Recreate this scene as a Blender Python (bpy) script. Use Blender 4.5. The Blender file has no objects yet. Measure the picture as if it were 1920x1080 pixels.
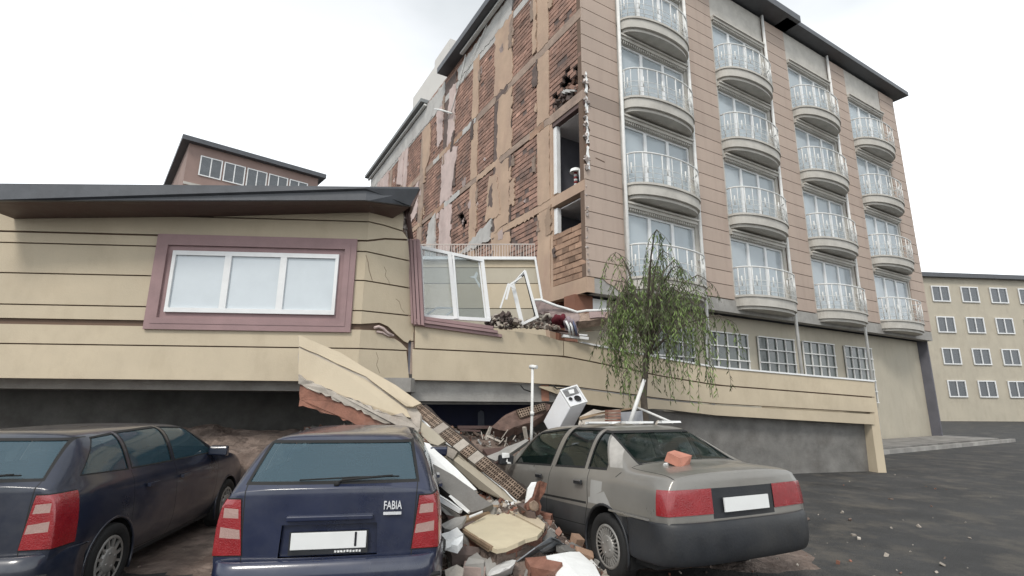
import bpy, bmesh, math, random
from mathutils import Vector, Matrix
from math import sin, cos, radians as R, pi
rnd = random.Random(7)
sc = bpy.context.scene
col = sc.collection
# ------------------------------------------------------------------ camera
CAMH, PITCH, ROLL, FPX = 1.65, R(12.3), R(.5), 948.0
fw = Vector((0, cos(PITCH), sin(PITCH))); u0 = Vector((0, -sin(PITCH), cos(PITCH))); r0 = Vector((1, 0, 0))
crt = r0*cos(ROLL) + u0*sin(ROLL); cup = u0*cos(ROLL) - r0*sin(ROLL)
cam = bpy.data.objects.new('camera', bpy.data.cameras.new('camera')); col.objects.link(cam)
cam.data.sensor_width = 36; cam.data.lens = FPX/1920*36; cam.data.clip_end = 2000; cam.data.clip_start = .05
m = Matrix((crt, cup, -fw)).transposed().to_4x4(); m.translation = (0, 0, CAMH); cam.matrix_world = m
sc.camera = cam
# ------------------------------------------------------------------ light
SUN_EL, SUN_AZ = R(48), R(200)          # azimuth measured clockwise from +Y
w = bpy.data.worlds.new('World'); sc.world = w; w.use_nodes = True
nt = w.node_tree; nt.nodes.clear(); N = nt.nodes.new; L = nt.links.new
out = N('ShaderNodeOutputWorld'); bg = N('ShaderNodeBackground'); bg.inputs[1].default_value = .13
sky = N('ShaderNodeTexSky'); sky.sky_type = 'NISHITA'; sky.sun_disc = False
sky.sun_elevation = SUN_EL; sky.sun_rotation = SUN_AZ
tc = N('ShaderNodeTexCoord'); mp = N('ShaderNodeMapping'); mp.inputs['Scale'].default_value = (1, 1, 2.2)
nz = N('ShaderNodeTexNoise'); nz.inputs['Scale'].default_value = 1.6; nz.inputs['Detail'].default_value = 5
rp = N('ShaderNodeValToRGB'); rp.color_ramp.elements[0].position = .36; rp.color_ramp.elements[1].position = .6
rp.color_ramp.elements[0].color = (6.4, 6.8, 6.9, 1); rp.color_ramp.elements[1].color = (9.2, 9.4, 9.6, 1)
mx = N('ShaderNodeMix'); mx.data_type = 'RGBA'; mx.inputs[0].default_value = .9
L(tc.outputs['Generated'], mp.inputs[0]); L(mp.outputs[0], nz.inputs[0]); L(nz.outputs[0], rp.inputs[0])
sx = N('ShaderNodeSeparateXYZ'); L(tc.outputs['Generated'], sx.inputs[0])
gr = N('ShaderNodeMapRange'); gr.interpolation_type = 'SMOOTHSTEP'; gr.inputs[1].default_value = .36; gr.inputs[2].default_value = .68; gr.inputs[3].default_value = 1; gr.inputs[4].default_value = .60
L(sx.outputs[2], gr.inputs[0]); vs = N('ShaderNodeVectorMath'); vs.operation = 'SCALE'; L(rp.outputs[0], vs.inputs[0]); L(gr.outputs[0], vs.inputs['Scale'])
L(sky.outputs[0], mx.inputs[6]); L(vs.outputs[0], mx.inputs[7]); L(mx.outputs[2], bg.inputs[0]); L(bg.outputs[0], out.inputs[0])
sd = bpy.data.lights.new('sun', 'SUN'); sd.energy = 1.45; sd.angle = R(14); sd.color = (1, .95, .88)
so = bpy.data.objects.new('sun', sd); col.objects.link(so)
sdir = Vector((sin(SUN_AZ)*cos(SUN_EL), cos(SUN_AZ)*cos(SUN_EL), sin(SUN_EL)))
so.rotation_euler = sdir.to_track_quat('Z', 'Y').to_euler()
sc.view_settings.view_transform = 'Standard'; sc.view_settings.look = 'None'
sc.view_settings.exposure = 0.5; sc.view_settings.gamma = 1
# ------------------------------------------------------------------ helpers
def ray(px, py):
    return fw + crt*((px-960)/FPX) + cup*((540-py)/FPX)
def P(px, py, Y):                        # point of the place seen at a photo pixel, at distance Y
    d = ray(px, py); k = Y/d.y
    return Vector((d.x*k, Y, CAMH + d.z*k))
def tz(px, py, o, d):                    # coordinates on the vertical plane through o along d
    r = ray(px, py); k = (-o.x*d.y + o.y*d.x)/(-r.x*d.y + r.y*d.x)
    t = (k*r.x-o.x)/d.x if abs(d.x) > abs(d.y) else (k*r.y-o.y)/d.y
    return t, CAMH + k*r.z
MATS = {}
def mat(name, c, rough=.8, amt=.18, scale=3.0, bump=.25, bscale=40, dirt=None, dirt_amt=.5, dirt_scale=(1, 1, 1), metal=0, spec=.4, coat=0, bdist=.01):
    if name in MATS: return MATS[name]
    m = bpy.data.materials.new(name); m.use_nodes = True; MATS[name] = m
    t = m.node_tree; n = t.nodes.new; l = t.links.new; b = t.nodes['Principled BSDF']
    tcn = n('ShaderNodeTexCoord')
    a = n('ShaderNodeTexNoise'); a.inputs['Scale'].default_value = scale; a.inputs['Detail'].default_value = 7; a.inputs['Roughness'].default_value = .62
    l(tcn.outputs['Object'], a.inputs[0])
    mr = n('ShaderNodeMapRange'); mr.inputs[1].default_value = .3; mr.inputs[2].default_value = .7
    mr.inputs[3].default_value = 1-amt; mr.inputs[4].default_value = 1+amt; l(a.outputs[0], mr.inputs[0])
    at = n('ShaderNodeAttribute'); at.attribute_name = 'tone'
    mm = n('ShaderNodeMath'); mm.operation = 'MULTIPLY'; l(mr.outputs[0], mm.inputs[0]); l(at.outputs['Fac'], mm.inputs[1])
    vm = n('ShaderNodeVectorMath'); vm.operation = 'SCALE'; vm.inputs[0].default_value = c[:3]; l(mm.outputs[0], vm.inputs['Scale'])
    src = vm.outputs[0]
    if dirt:
        mpn = n('ShaderNodeMapping'); mpn.inputs['Scale'].default_value = dirt_scale; l(tcn.outputs['Object'], mpn.inputs[0])
        d = n('ShaderNodeTexNoise'); d.inputs['Scale'].default_value = 1.3; d.inputs['Detail'].default_value = 9; d.inputs['Roughness'].default_value = .7
        l(mpn.outputs[0], d.inputs[0])
        r = n('ShaderNodeMapRange'); r.inputs[1].default_value = .48; r.inputs[2].default_value = .68; r.inputs[3].default_value = 0; r.inputs[4].default_value = dirt_amt
        l(d.outputs[0], r.inputs[0])
        x = n('ShaderNodeMix'); x.data_type = 'RGBA'; l(r.outputs[0], x.inputs[0]); l(src, x.inputs[6]); x.inputs[7].default_value = (*dirt, 1)
        src = x.outputs[2]
    l(src, b.inputs['Base Color'])
    b.inputs['Metallic'].default_value = metal; b.inputs['Specular IOR Level'].default_value = spec
    b.inputs['Coat Weight'].default_value = coat; b.inputs['Coat Roughness'].default_value = .08
    rr = n('ShaderNodeMapRange'); rr.inputs[1].default_value = .3; rr.inputs[2].default_value = .7
    rr.inputs[3].default_value = max(.03, rough-.12); rr.inputs[4].default_value = min(1, rough+.12); l(a.outputs[0], rr.inputs[0]); l(rr.outputs[0], b.inputs['Roughness'])
    if bump:
        bn = n('ShaderNodeTexNoise'); bn.inputs['Scale'].default_value = bscale; bn.inputs['Detail'].default_value = 6; l(tcn.outputs['Object'], bn.inputs[0])
        bp = n('ShaderNodeBump'); bp.inputs['Strength'].default_value = bump; bp.inputs['Distance'].default_value = bdist
        l(bn.outputs[0], bp.inputs['Height']); l(bp.outputs[0], b.inputs['Normal'])
    return m
def glassmat(name, tint, see=.5, rough=.03, gcol=(.9, .95, .97)):
    if name in MATS: return MATS[name]
    m = bpy.data.materials.new(name); m.use_nodes = True; MATS[name] = m
    t = m.node_tree; n = t.nodes.new; l = t.links.new; b = t.nodes['Principled BSDF']; o = t.nodes['Material Output']
    b.inputs['Base Color'].default_value = (*tint, 1); b.inputs['Roughness'].default_value = rough; b.inputs['Specular IOR Level'].default_value = .8
    b.inputs['IOR'].default_value = 1.6
    tr = n('ShaderNodeBsdfTransparent'); tr.inputs[0].default_value = (*gcol, 1)
    x = n('ShaderNodeMixShader'); x.inputs[0].default_value = see
    l(b.outputs[0], x.inputs[1]); l(tr.outputs[0], x.inputs[2]); l(x.outputs[0], o.inputs[0])
    return m
CHILD = {}
class MB:
    def __init__(s): s.v = []; s.f = []; s.t = []; s.m = []; s.sm = []
    def face(s, idx, tone=1, mi=0, sm=False): s.f.append(tuple(idx)); s.t.append(tone); s.m.append(mi); s.sm.append(sm)
    def poly(s, pts, tone=1, mi=0, sm=False):
        b = len(s.v); s.v += [Vector(p) for p in pts]; s.face(range(b, b+len(pts)), tone, mi, sm)
    def frame(s, o, x, y, z, tone=1, mi=0, jit=0):       # box from corner o with edge vectors
        b = len(s.v); o = Vector(o); x = Vector(x); y = Vector(y); z = Vector(z)
        for k in (0, 1):
            for j in (0, 1):
                for i in (0, 1):
                    q = o + x*i + y*j + z*k
                    if jit: q = q + Vector((rnd.uniform(-jit, jit), rnd.uniform(-jit, jit), rnd.uniform(-jit, jit)))
                    s.v.append(q)
        for q in ((0, 2, 3, 1), (4, 5, 7, 6), (0, 1, 5, 4), (2, 6, 7, 3), (0, 4, 6, 2), (1, 3, 7, 5)): s.face([b+i for i in q], tone, mi)
    def box(s, c, size, rot=None, tone=1, mi=0, jit=0):
        M = rot if rot is not None else Matrix.Identity(3)
        x, y, z = M @ Vector((size[0], 0, 0)), M @ Vector((0, size[1], 0)), M @ Vector((0, 0, size[2]))
        s.frame(Vector(c)-(x+y+z)/2, x, y, z, tone, mi, jit)
    def prism(s, pts, n, tone=1, mi=0, side=None, tri=True):  # polygon pts extruded by vector n
        b = len(s.v); k = len(pts); n = Vector(n)
        s.v += [Vector(p) for p in pts] + [Vector(p)+n for p in pts]
        s.face(range(b, b+k), tone, mi); s.face(range(b+2*k-1, b+k-1, -1), tone, mi)
        for i in range(k):
            j = (i+1) % k; s.face((b+j, b+i, b+k+i, b+k+j), tone, mi if side is None else side)
    def tube(s, pts, r, n=8, tone=1, mi=0, taper=1, cap=True):
        pts = [Vector(p) for p in pts]; b = len(s.v); K = len(pts)
        for i, p in enumerate(pts):
            d = (pts[min(i+1, K-1)] - pts[max(i-1, 0)]).normalized()
            a = d.orthogonal().normalized() if i == 0 else (a - d*a.dot(d)).normalized()
            c = d.cross(a); rr = (r[i] if isinstance(r, (list, tuple)) else r*(1+(taper-1)*i/max(1, K-1)))
            s.v += [p + a*rr*cos(2*pi*j/n) + c*rr*sin(2*pi*j/n) for j in range(n)]
        for i in range(K-1):
            for j in range(n):
                s.face((b+i*n+j, b+i*n+(j+1) % n, b+(i+1)*n+(j+1) % n, b+(i+1)*n+j), tone, mi, n > 4)
        if cap: s.face(range(b+n-1, b-1, -1), tone, mi); s.face(range(b+(K-1)*n, b+K*n), tone, mi)
    def bar(s, a, b_, w, d, up=(0, 0, 1), tone=1, mi=0):    # rectangular bar between two points
        a = Vector(a); b_ = Vector(b_); x = b_-a; dz = Vector(up)
        y = x.cross(dz).normalized()*d; z = y.cross(x).normalized()*w
        s.frame(a - y/2 - z/2, x, y, z, tone, mi)
    def lathe(s, prof, n=32, M=None, tone=1, mi=0, close=False):
        M = M or Matrix.Identity(4); b = len(s.v); k = len(prof)
        for i in range(n):
            a = 2*pi*i/n
            s.v += [M @ Vector((x, r*cos(a), r*sin(a))) for x, r in prof]
        for i in range(n):
            for j in range(k-1):
                i2 = (i+1) % n; s.face((b+i*k+j, b+i2*k+j, b+i2*k+j+1, b+i*k+j+1), tone, mi, True)
    def build(s, name, mats, parent=None, world=True, bevel=0, label=None, autosmooth=False):
        if not isinstance(mats, (list, tuple)): mats = [mats]
        me = bpy.data.meshes.new(name); vs = s.v
        off = Vector((0, 0, 0))
        if parent is None and vs:
            xs = [v.x for v in vs]; ys = [v.y for v in vs]; zs = [v.z for v in vs]
            off = Vector(((min(xs)+max(xs))/2, (min(ys)+max(ys))/2, min(zs)))
            vs = [v-off for v in vs]
        elif parent is not None and world:
            M = wm(parent).inverted(); vs = [M @ v for v in vs]
        me.from_pydata([tuple(v) for v in vs], [], s.f)
        for mm in mats: me.materials.append(mm)
        me.polygons.foreach_set('material_index', s.m); me.polygons.foreach_set('use_smooth', s.sm)
        at = me.attributes.new('tone', 'FLOAT', 'FACE'); at.data.foreach_set('value', s.t)
        me.update(); me.validate()
        o = bpy.data.objects.new(name, me); col.objects.link(o); o.location = off
        if parent is not None: o.parent = parent; o.location = (0, 0, 0)
        if bevel:
            bv = o.modifiers.new('bevel', 'BEVEL'); bv.width = bevel; bv.segments = 2; bv.limit_method = 'ANGLE'
        if label: o['label'] = label
        return o
def wm(o):
    M = o.matrix_basis.copy()
    while o.parent: o = o.parent; M = o.matrix_basis @ M
    return M
def tag(o, label=None, cat=None, group=None, kind=None):
    if label: o['label'] = label
    if cat: o['category'] = cat
    if group: o['group'] = group
    if kind: o['kind'] = kind
    return o
def empty(name, loc=(0, 0, 0), label=None, cat=None, group=None, rot=None):
    o = bpy.data.objects.new(name, None); col.objects.link(o); o.location = loc; o.empty_display_size = .2
    if rot: o.rotation_euler = rot
    return tag(o, label, cat, group)
def ragged(pts, step=.1, amp=.03, keep=()):              # 2D/3D outline -> broken outline
    res = []; k = len(pts)
    for i in range(k):
        a = Vector(pts[i]); b = Vector(pts[(i+1) % k]); L_ = (b-a).length; n = max(1, int(L_/step))
        for j in range(n):
            p = a.lerp(b, j/n)
            if i not in keep and (j > 0 or (i-1) % k not in keep):
                p = p + Vector([rnd.uniform(-amp, amp) for _ in range(len(p))])
            res.append(p)
    return res

# ------------------------------------------------------------------ materials
BRICK = mat('brick', (.31, .188, .145), .95, .38, 1.2, .8, 30, dirt=(.15, .112, .098), dirt_amt=.75, bdist=.012)
BRICK2 = mat('pale_brick', (.36, .235, .165), .95, .3, 2.5, .6, 30, dirt=(.26, .16, .11), dirt_amt=.6)
MORT2 = mat('pale_mortar', (.24, .155, .11), .95, .3, 4, .5)
MORTAR = mat('mortar', (.125, .095, .085), .95, .35, 4, .6)
OCHRE = mat('ochre_plaster', (.44, .32, .235), .9, .14, 1.3, .35, 25, dirt=(.36, .24, .19), dirt_amt=.55, dirt_scale=(1, 1, .35))
PINKPL = mat('pale_pink_plaster', (.52, .42, .39), .9, .15, 1.5, .4, 25, dirt=(.33, .24, .22), dirt_amt=.5)
GREYPL = mat('grey_render', (.46, .45, .43), .9, .15, 1.2, .4, 20, dirt=(.30, .28, .27), dirt_amt=.6)
PINKSID = mat('pink_beige_siding', (.41, .325, .27), .75, .07, .6, .12, 60, dirt=(.30, .225, .19), dirt_amt=.35, dirt_scale=(2.5, 2.5, .25))
BEIGE = mat('beige_siding', (.51, .435, .32), .75, .09, .9, .2, 45, dirt=(.40, .33, .235), dirt_amt=.4, dirt_scale=(1.6, 1.6, .8))
BEIGE2 = mat('grey_beige_siding', (.44, .40, .32), .8, .07, .7, .12, 60, dirt=(.32, .28, .22), dirt_amt=.4, dirt_scale=(1.5, 1.5, .5))
GROOVE = mat('groove', (.14, .095, .07), .9, .1, 4, .1)
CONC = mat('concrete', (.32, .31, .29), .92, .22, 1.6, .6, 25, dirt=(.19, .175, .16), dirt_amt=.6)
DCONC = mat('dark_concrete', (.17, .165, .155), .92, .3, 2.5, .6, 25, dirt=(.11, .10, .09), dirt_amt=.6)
SOIL = mat('debris_dust', (.20, .155, .13), .97, .4, 3, 1, 12, dirt=(.11, .075, .06), dirt_amt=.8, bdist=.05)
ASPH = mat('asphalt', (.045, .045, .045), .85, .45, .9, .8, 50, dirt=(.13, .115, .095), dirt_amt=.7, bdist=.02)
MAUVE = mat('mauve_moulding', (.30, .20, .20), .7, .12, 3, .2, dirt=(.2, .13, .13), dirt_amt=.3)
PVC = mat('white_pvc', (.74, .75, .75), .45, .05, 5, 0, dirt=(.5, .48, .45), dirt_amt=.3)
WHITE = mat('white_board', (.76, .77, .76), .8, .08, 4, .3, 30, dirt=(.52, .50, .46), dirt_amt=.4)
FOAM = mat('white_foam', (.82, .83, .82), .95, .05, 8, .6, 90)
STONE = mat('balcony_stone', (.48, .46, .42), .85, .1, 3, .25, dirt=(.28, .26, .23), dirt_amt=.4)
BROWN = mat('brown_metal', (.10, .062, .055), .55, .15, 3, .1)
DGREY = mat('dark_grey_sheet', (.085, .09, .10), .45, .2, 3, .15, dirt=(.05, .05, .05), dirt_amt=.4)
STEEL = mat('white_painted_steel', (.68, .68, .66), .5, .1, 5, .05)
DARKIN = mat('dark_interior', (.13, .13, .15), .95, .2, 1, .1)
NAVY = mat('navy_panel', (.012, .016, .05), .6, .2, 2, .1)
WOOD = mat('raw_wood', (.30, .215, .14), .85, .25, 6, .4, dirt=(.18, .12, .08), dirt_amt=.5)
BRICKR = mat('red_hollow_brick', (.25, .12, .085), .95, .35, 5, .7, 40, dirt=(.24, .18, .15), dirt_amt=.85)
RUBBER = mat('rubber', (.018, .018, .018), .8, .2, 8, .2)
PLAST = mat('dark_plastic', (.022, .024, .028), .5, .2, 4, .15, dirt=(.07, .065, .055), dirt_amt=.3)
BARK = mat('bark', (.09, .075, .06), .95, .3, 8, .8, 20)
WINGL = glassmat('window_glass', (.58, .63, .66), .45)
PALEGL = glassmat('pale_glass', (.50, .52, .52), .68, .12)  # whitish tint for the left pane, paler than the right one
CARGL = glassmat('car_glass', (.012, .022, .02), .42, .04, (.55, .7, .65))
BLUEGL = glassmat('blue_car_glass', (.05, .10, .13), .35, .05, (.5, .65, .7))
# ------------------------------------------------------------------ ground
g = MB(); g.poly([(-300, -60, 0), (300, -60, 0), (300, 500, 0), (-300, 500, 0)])
tag(g.build('ground', ASPH), kind='structure')
# ------------------------------------------------------------------ apartment building (standing)
C = P(1096, 340, 13.5); C.z = 0
th = math.atan2(-.5073, .8618); dL = Vector((sin(th), cos(th), 0)); dR = Vector((cos(th), -sin(th), 0)); nL = -dR.copy(); nF = -dL.copy()
Z = Vector((0, 0, 1))
def Wl(t, z, o=0): return C + dL*t + nL*o + Z*z
def Wf(s, z, o=0): return C + dR*s + nF*o + Z*z
def wbox(mb, fn, a0, a1, z0, z1, o0, o1, **k):
    p = fn(a0, z0, o0); mb.frame(p, fn(a1, z0, o0)-p, fn(a0, z0, o1)-p, Z*(z1-z0), **k)
APT = empty('apartment_building', (C.x, C.y, 0), 'tall damaged apartment block with stripped brick side wall and balconies on its front', 'building')
ZF = [4.9, 7.78, 10.66, 13.5, 16.4]
COLS = [(1.72, 2.42), (4.15, 5.6), (7.0, 7.6), (9.5, 10.9), (13.3, 14.1), (16.3, 17.0), (19.3, 19.9), (22.2, 22.8), (24.2, 24.6)]
def brickwall(mb, fn, a0, a1, z0, z1, hole=None, bl=.27, bh=.165, relief=.012, out=0., worn=0):
    nz_ = max(1, round((z1-z0)/bh)); bh = (z1-z0)/nz_
    n = max(1, round((a1-a0)/bl)); bl = (a1-a0)/n
    for j in range(nz_):
        offs = (j % 2)*.5; rowt = rnd.uniform(.88, 1.1)
        for i in range(-1, n+1):
            x0 = max(a0, a0+(i+offs)*bl); x1 = min(a1, a0+(i+1+offs)*bl)
            if x1-x0 < .03: continue
            zc = z0+(j+.5)*bh; xc = (x0+x1)/2
            if hole and hole(xc, zc): continue
            wbox(mb, fn, x0-.001, x1+.001, z0+j*bh, z0+(j+1)*bh, out-.12, out-.03, tone=1, mi=1)
            if worn and rnd.random() < worn: continue
            r = rnd.uniform(-relief, relief*.4)
            tone = rowt*rnd.uniform(.84, 1.14) if rnd.random() < .93 else rowt*rnd.uniform(.5, 1.5)
            wbox(mb, fn, x0+.004, x1-.004, z0+j*bh+rnd.uniform(.026, .036), z0+(j+1)*bh-rnd.uniform(.0, .006), out-.05, out-.004+r, tone=tone, jit=.003)
def plate(mb, fn, pts, o0, o1, **k):
    P3 = [fn(a, z, o1) for a, z in pts]; mb.prism(P3, fn(0, 0, o0)-fn(0, 0, o1), **k)
# infill panels
def hole_top(x, z):     # torn area low in the corner bay, third storey
    return z < 11.75 - .6*abs(x-.7) + .3*sin(x*9) and .12 < x < 1.45 and z > 10.7
for k in range(4):
    z0, z1 = ZF[k]+.03, ZF[k+1]-.30
    if k == 3: z1 = 17.15
    prev = .03
    for ci, (c0, c1) in enumerate(COLS):
        a0, a1 = prev, c0; prev = c1
        hole = None; mm = [BRICK, MORTAR]
        if ci == 0 and k == 1: continue
        if ci == 0 and k == 0: z1_ = 6.55; mm = [BRICK2, MORT2]; a1 = 1.60
        else: z1_ = z1
        if ci == 0 and k == 2: hole = hole_top
        if ci in (3, 4) and k in (0, 1):
            hx = rnd.uniform(a0+.6, a1-.6); hz = z0+rnd.uniform(.5, 1.6)
            hole = lambda x, z, hx=hx, hz=hz: abs(x-hx-.5*(z-hz)) < .22 and abs(z-hz) < .42
        b = MB(); brickwall(b, Wl, a0, a1, z0, z1_, hole, worn=(.09 if k < 2 else .02), **(dict(bh=.19, bl=.3) if mm[0] is BRICK2 else {}))
        b.build('brick_panel', mm, APT)
b = MB()
for q in range(70):
    a = rnd.uniform(.1, 1.5); b.box(Wl(a, 10.72+rnd.uniform(0, .75)*sin(pi*a/1.6), rnd.uniform(-.35, -.12)), (rnd.uniform(.08, .3), rnd.uniform(.05, .2), rnd.uniform(.05, .2)), Matrix.Rotation(rnd.uniform(0, 3), 3, Vector((rnd.random(), rnd.random(), rnd.random()+.1)).normalized()), tone=rnd.uniform(.4, 1.2), mi=rnd.choice((0, 0, 1)), jit=.02)
b.build('fallen_masonry', [MORTAR, BRICK], APT)['kind'] = 'stuff'
for q in range(3):
    b = MB(); b.bar(Wl(.35+q*.25, 10.85+q*.1, -.05), Wl(.9+q*.2, 11.2+q*.1, -.1), .05, .12); b.build('torn_strip', GREYPL, APT)
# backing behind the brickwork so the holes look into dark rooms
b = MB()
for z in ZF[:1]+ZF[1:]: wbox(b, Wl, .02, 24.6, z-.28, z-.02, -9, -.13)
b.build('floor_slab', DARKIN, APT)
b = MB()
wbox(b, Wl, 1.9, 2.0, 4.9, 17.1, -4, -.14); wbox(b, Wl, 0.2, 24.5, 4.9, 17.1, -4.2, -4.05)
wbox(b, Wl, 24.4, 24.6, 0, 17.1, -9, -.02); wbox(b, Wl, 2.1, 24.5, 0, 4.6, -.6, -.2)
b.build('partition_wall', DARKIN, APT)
BEAMM = mat('weathered_beam', (.33, .25, .20), .9, .25, 2.5, .5, 20, dirt=(.20, .15, .13), dirt_amt=.7, dirt_scale=(.4, .4, 1))
# columns, with the coat of plaster broken along their edges
for ci, (c0, c1) in enumerate(COLS):
    b = MB(); wbox(b, Wl, c0+.05, c1-.05, 0, 17.15, -.3, .005); b.build('column', OCHRE if ci in (0, 2) else BEAMM if ci > 3 else MORTAR, APT)
    for k in range(4):
        z0, z1 = ZF[k]-.01, ZF[k+1]-.3
        if k == 3: z1 = 16.5
        wide = ci in (1, 3)
        if (ci == 4 and k >= 1) or (ci in (6,) and k >= 2): continue
        am = .09 if wide else .035
        if ci == 3: mt = [OCHRE, PINKPL, PINKPL, PINKPL][k]
        elif ci in (5, 7) and k > 1: mt = PINKPL
        else: mt = OCHRE
        if ci == 3 and k == 3: a0, a1 = c0, c0+.8
        elif ci == 1 and k == 1: a0, a1 = c0+.12, c1-.25
        elif ci == 1 and k == 2: a0, a1 = c0, c1-.35
        else: a0, a1 = c0, c1
        pts = ragged([(a0, z0), (a1, z0), (a1, z1), (a0, z1)], .16, am)
        b = MB(); plate(b, Wl, pts, -.02, .022+.004*(k % 2)); b.build('plaster_coat', mt, APT)
# beams at the floors
BEAMM = mat('weathered_beam', (.33, .25, .20), .9, .25, 2.5, .5, 20, dirt=(.20, .15, .13), dirt_amt=.7, dirt_scale=(.4, .4, 1))
for k, z in enumerate(ZF):
    prev = 0
    b = MB(); mt = [OCHRE, OCHRE, BEAMM, BEAMM, GREYPL][k]
    wbox(b, Wl, 0.0, 1.75 if k < 3 else 24.6, z-.30, z+.02, -.25, .012)
    if k < 3: wbox(b, Wl, 1.75, 24.6, z-.24, z+.0, -.25, .0135)
    b.build('floor_beam', mt, APT)
    if 0 < k < 4:
        for q in range(7):
            a = rnd.uniform(2, 20); ln = rnd.uniform(.6, 2.2)
            b = MB(); plate(b, Wl, ragged([(a, z-.26), (a+ln, z-.28), (a+ln, z-.02), (a, z)], .12, .05), 0, .018+q*.0007)
            b.build('worn_patch', [GREYPL, OCHRE, BRICK2, MORTAR][q % 4], APT)
b = MB(); wbox(b, Wl, -.02, 2.6, 4.5, 4.93, -.25, .02); wbox(b, Wl, 2.6, 24.6, 4.5, 4.6, -.25, .01); b.build('edge_beam', OCHRE, APT)
# larger plaster remains across the wall
REM = [([(4.2, 16.4), (9.3, 16.4), (9.3, 17.1), (4.2, 17.4)], GREYPL), ([(10.9, 16.1), (24.6, 16.35), (24.6, 17.35), (10.9, 17.35)], GREYPL),
       ([(10.95, 14.2), (11.5, 13.9), (11.9, 16.1), (10.95, 16.2)], PINKPL), ([(12.6, 14.0), (13.4, 13.0), (13.9, 16.0), (12.7, 16.0)], OCHRE),
       ([(9.0, 12.9), (9.6, 10.9), (9.6, 13.2)], PINKPL), ([(4.9, 8.3), (6.1, 8.4), (5.8, 10.2), (5.2, 10.0)], OCHRE),
       ([(14.1, 11.3), (15.0, 11.0), (14.9, 13.0), (14.1, 13.1)], PINKPL), ([(17.0, 14.0), (18.1, 14.4), (18.0, 16.2), (17.0, 16.2)], PINKPL),
       ([(20.0, 14.6), (22.0, 14.8), (22.0, 16.2), (20.0, 16.2)], PINKPL), ([(5.6, 7.5), (8.6, 7.6), (6.4, 8.15), (5.6, 8.3)], GREYPL),
       ([(2.45, 13.6), (2.7, 13.6), (2.62, 16.0), (2.45, 16.1)], OCHRE), ([(11.2, 8.2), (12.6, 8.0), (12.2, 10.2), (11.4, 10.4)], GREYPL)]
for i, (pp, mt) in enumerate(REM):
    b = MB(); plate(b, Wl, ragged(pp, .15, .07), -.03, .03+.003*i); b.build('plaster_patch', mt, APT)
for q in range(46):
    b = MB(); a = rnd.uniform(2.5, 20); z = rnd.uniform(5, 16); s = rnd.uniform(.08, .4)
    plate(b, Wl, ragged([(a, z), (a+s*.8, z+.03), (a+s, z+s*.9), (a+s*.1, z+s*1.2)], .08, .04), -.03, .008+q*.0005, tone=rnd.uniform(.55, 1.0))
    b.build('mortar_scab', PINKPL, APT)
for q in range(44):
    ci = rnd.randrange(0, 6); a = COLS[ci][rnd.randrange(2)]+rnd.uniform(-.35, .1); z = rnd.uniform(5, 16); s = rnd.uniform(.25, .75); b = MB()
    plate(b, Wl, ragged([(a, z), (a+s*.5, z+.08), (a+s*.45, z+s*1.1), (a+s*.05, z+s*1.5)], .07, .06), -.02, .031+q*.0004, tone=rnd.uniform(.75, 1.05)); b.build('plaster_scab', (BEAMM, MORTAR, OCHRE)[q % 3], APT)
# top strip, roof
b = MB(); brickwall(b, Wl, 0, 24.5, 17.13, 17.5); b.build('parapet', [BRICK, MORTAR], APT)
rf = MB(); p0 = Wl(-.7, 17.5, .55)
rf.frame(p0, dL*11.4, -nL*12, Z*.30); rf.build('roof', DGREY, APT)
rf = MB(); wbox(rf, Wl, 13.3, 24.9, 17.42, 17.62, -10, .42); wbox(rf, Wl, 10.7, 13.3, 17.3, 17.42, -10, -.1)
rf.build('roof', mat('roof_grey', (.20, .21, .21), .6, .2, 3, .1), APT)
gt = MB(); wbox(gt, Wl, 13.3, 24.8, 17.25, 17.34, .08, .22); wbox(gt, Wl, -.4, 8.6, 17.36, 17.45, .1, .26); gt.build('gutter', STEEL, APT)
cb = MB(); cb.tube([Wl(8.3, 17.2, .1), Wl(8.9, 16.3, .06), Wl(9.7, 15.3, .06), Wl(10.2, 14.9, .06)], .022, 6); cb.tube([Wl(6.2, 17.3, .1), Wl(8.0, 16.4, .08), Wl(8.6, 15.9, .06)], .015, 5)
cb.tube([Wl(9.6, 14.85, .1), Wl(10.6, 15.5, .3), Wl(11.3, 15.9, .35)], .05, 6)
cb.build('loose_cable', STEEL, APT)
# opening frames in the corner bay
b = MB(); wbox(b, Wl, 1.60, 1.72, 7.8, 10.4, -.22, .0); wbox(b, Wl, 1.60, 1.72, 4.9, 7.5, -.22, .0); b.build('reveal', OCHRE, APT)
for (z0, z1) in ((7.92, 10.2), (6.6, 7.42)):
    b = MB(); wbox(b, Wl, 1.42, 1.60, z0, z1, -.2, -.06); b.build('window_frame', PVC, APT)
b = MB(); wbox(b, Wl, 0.0, 1.72, 10.22, 10.38, -.2, -.02); b.build('lintel', BROWN, APT)
b = MB(); brickwall(b, Wf, .02, .17, 8.0, 11.1, out=-.02, bl=.12, relief=.04); b.build('broken_wall_edge', [BRICK, MORTAR], APT)
for z_ in (10.2, 7.4):
    ceil = MB(); wbox(ceil, Wl, .02, 1.9, z_, z_+.04, -3.9, -.2); ceil.build('ceiling', mat('room_plaster', (.75, .73, .73), .9, .1, 2, .1), APT)
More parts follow.
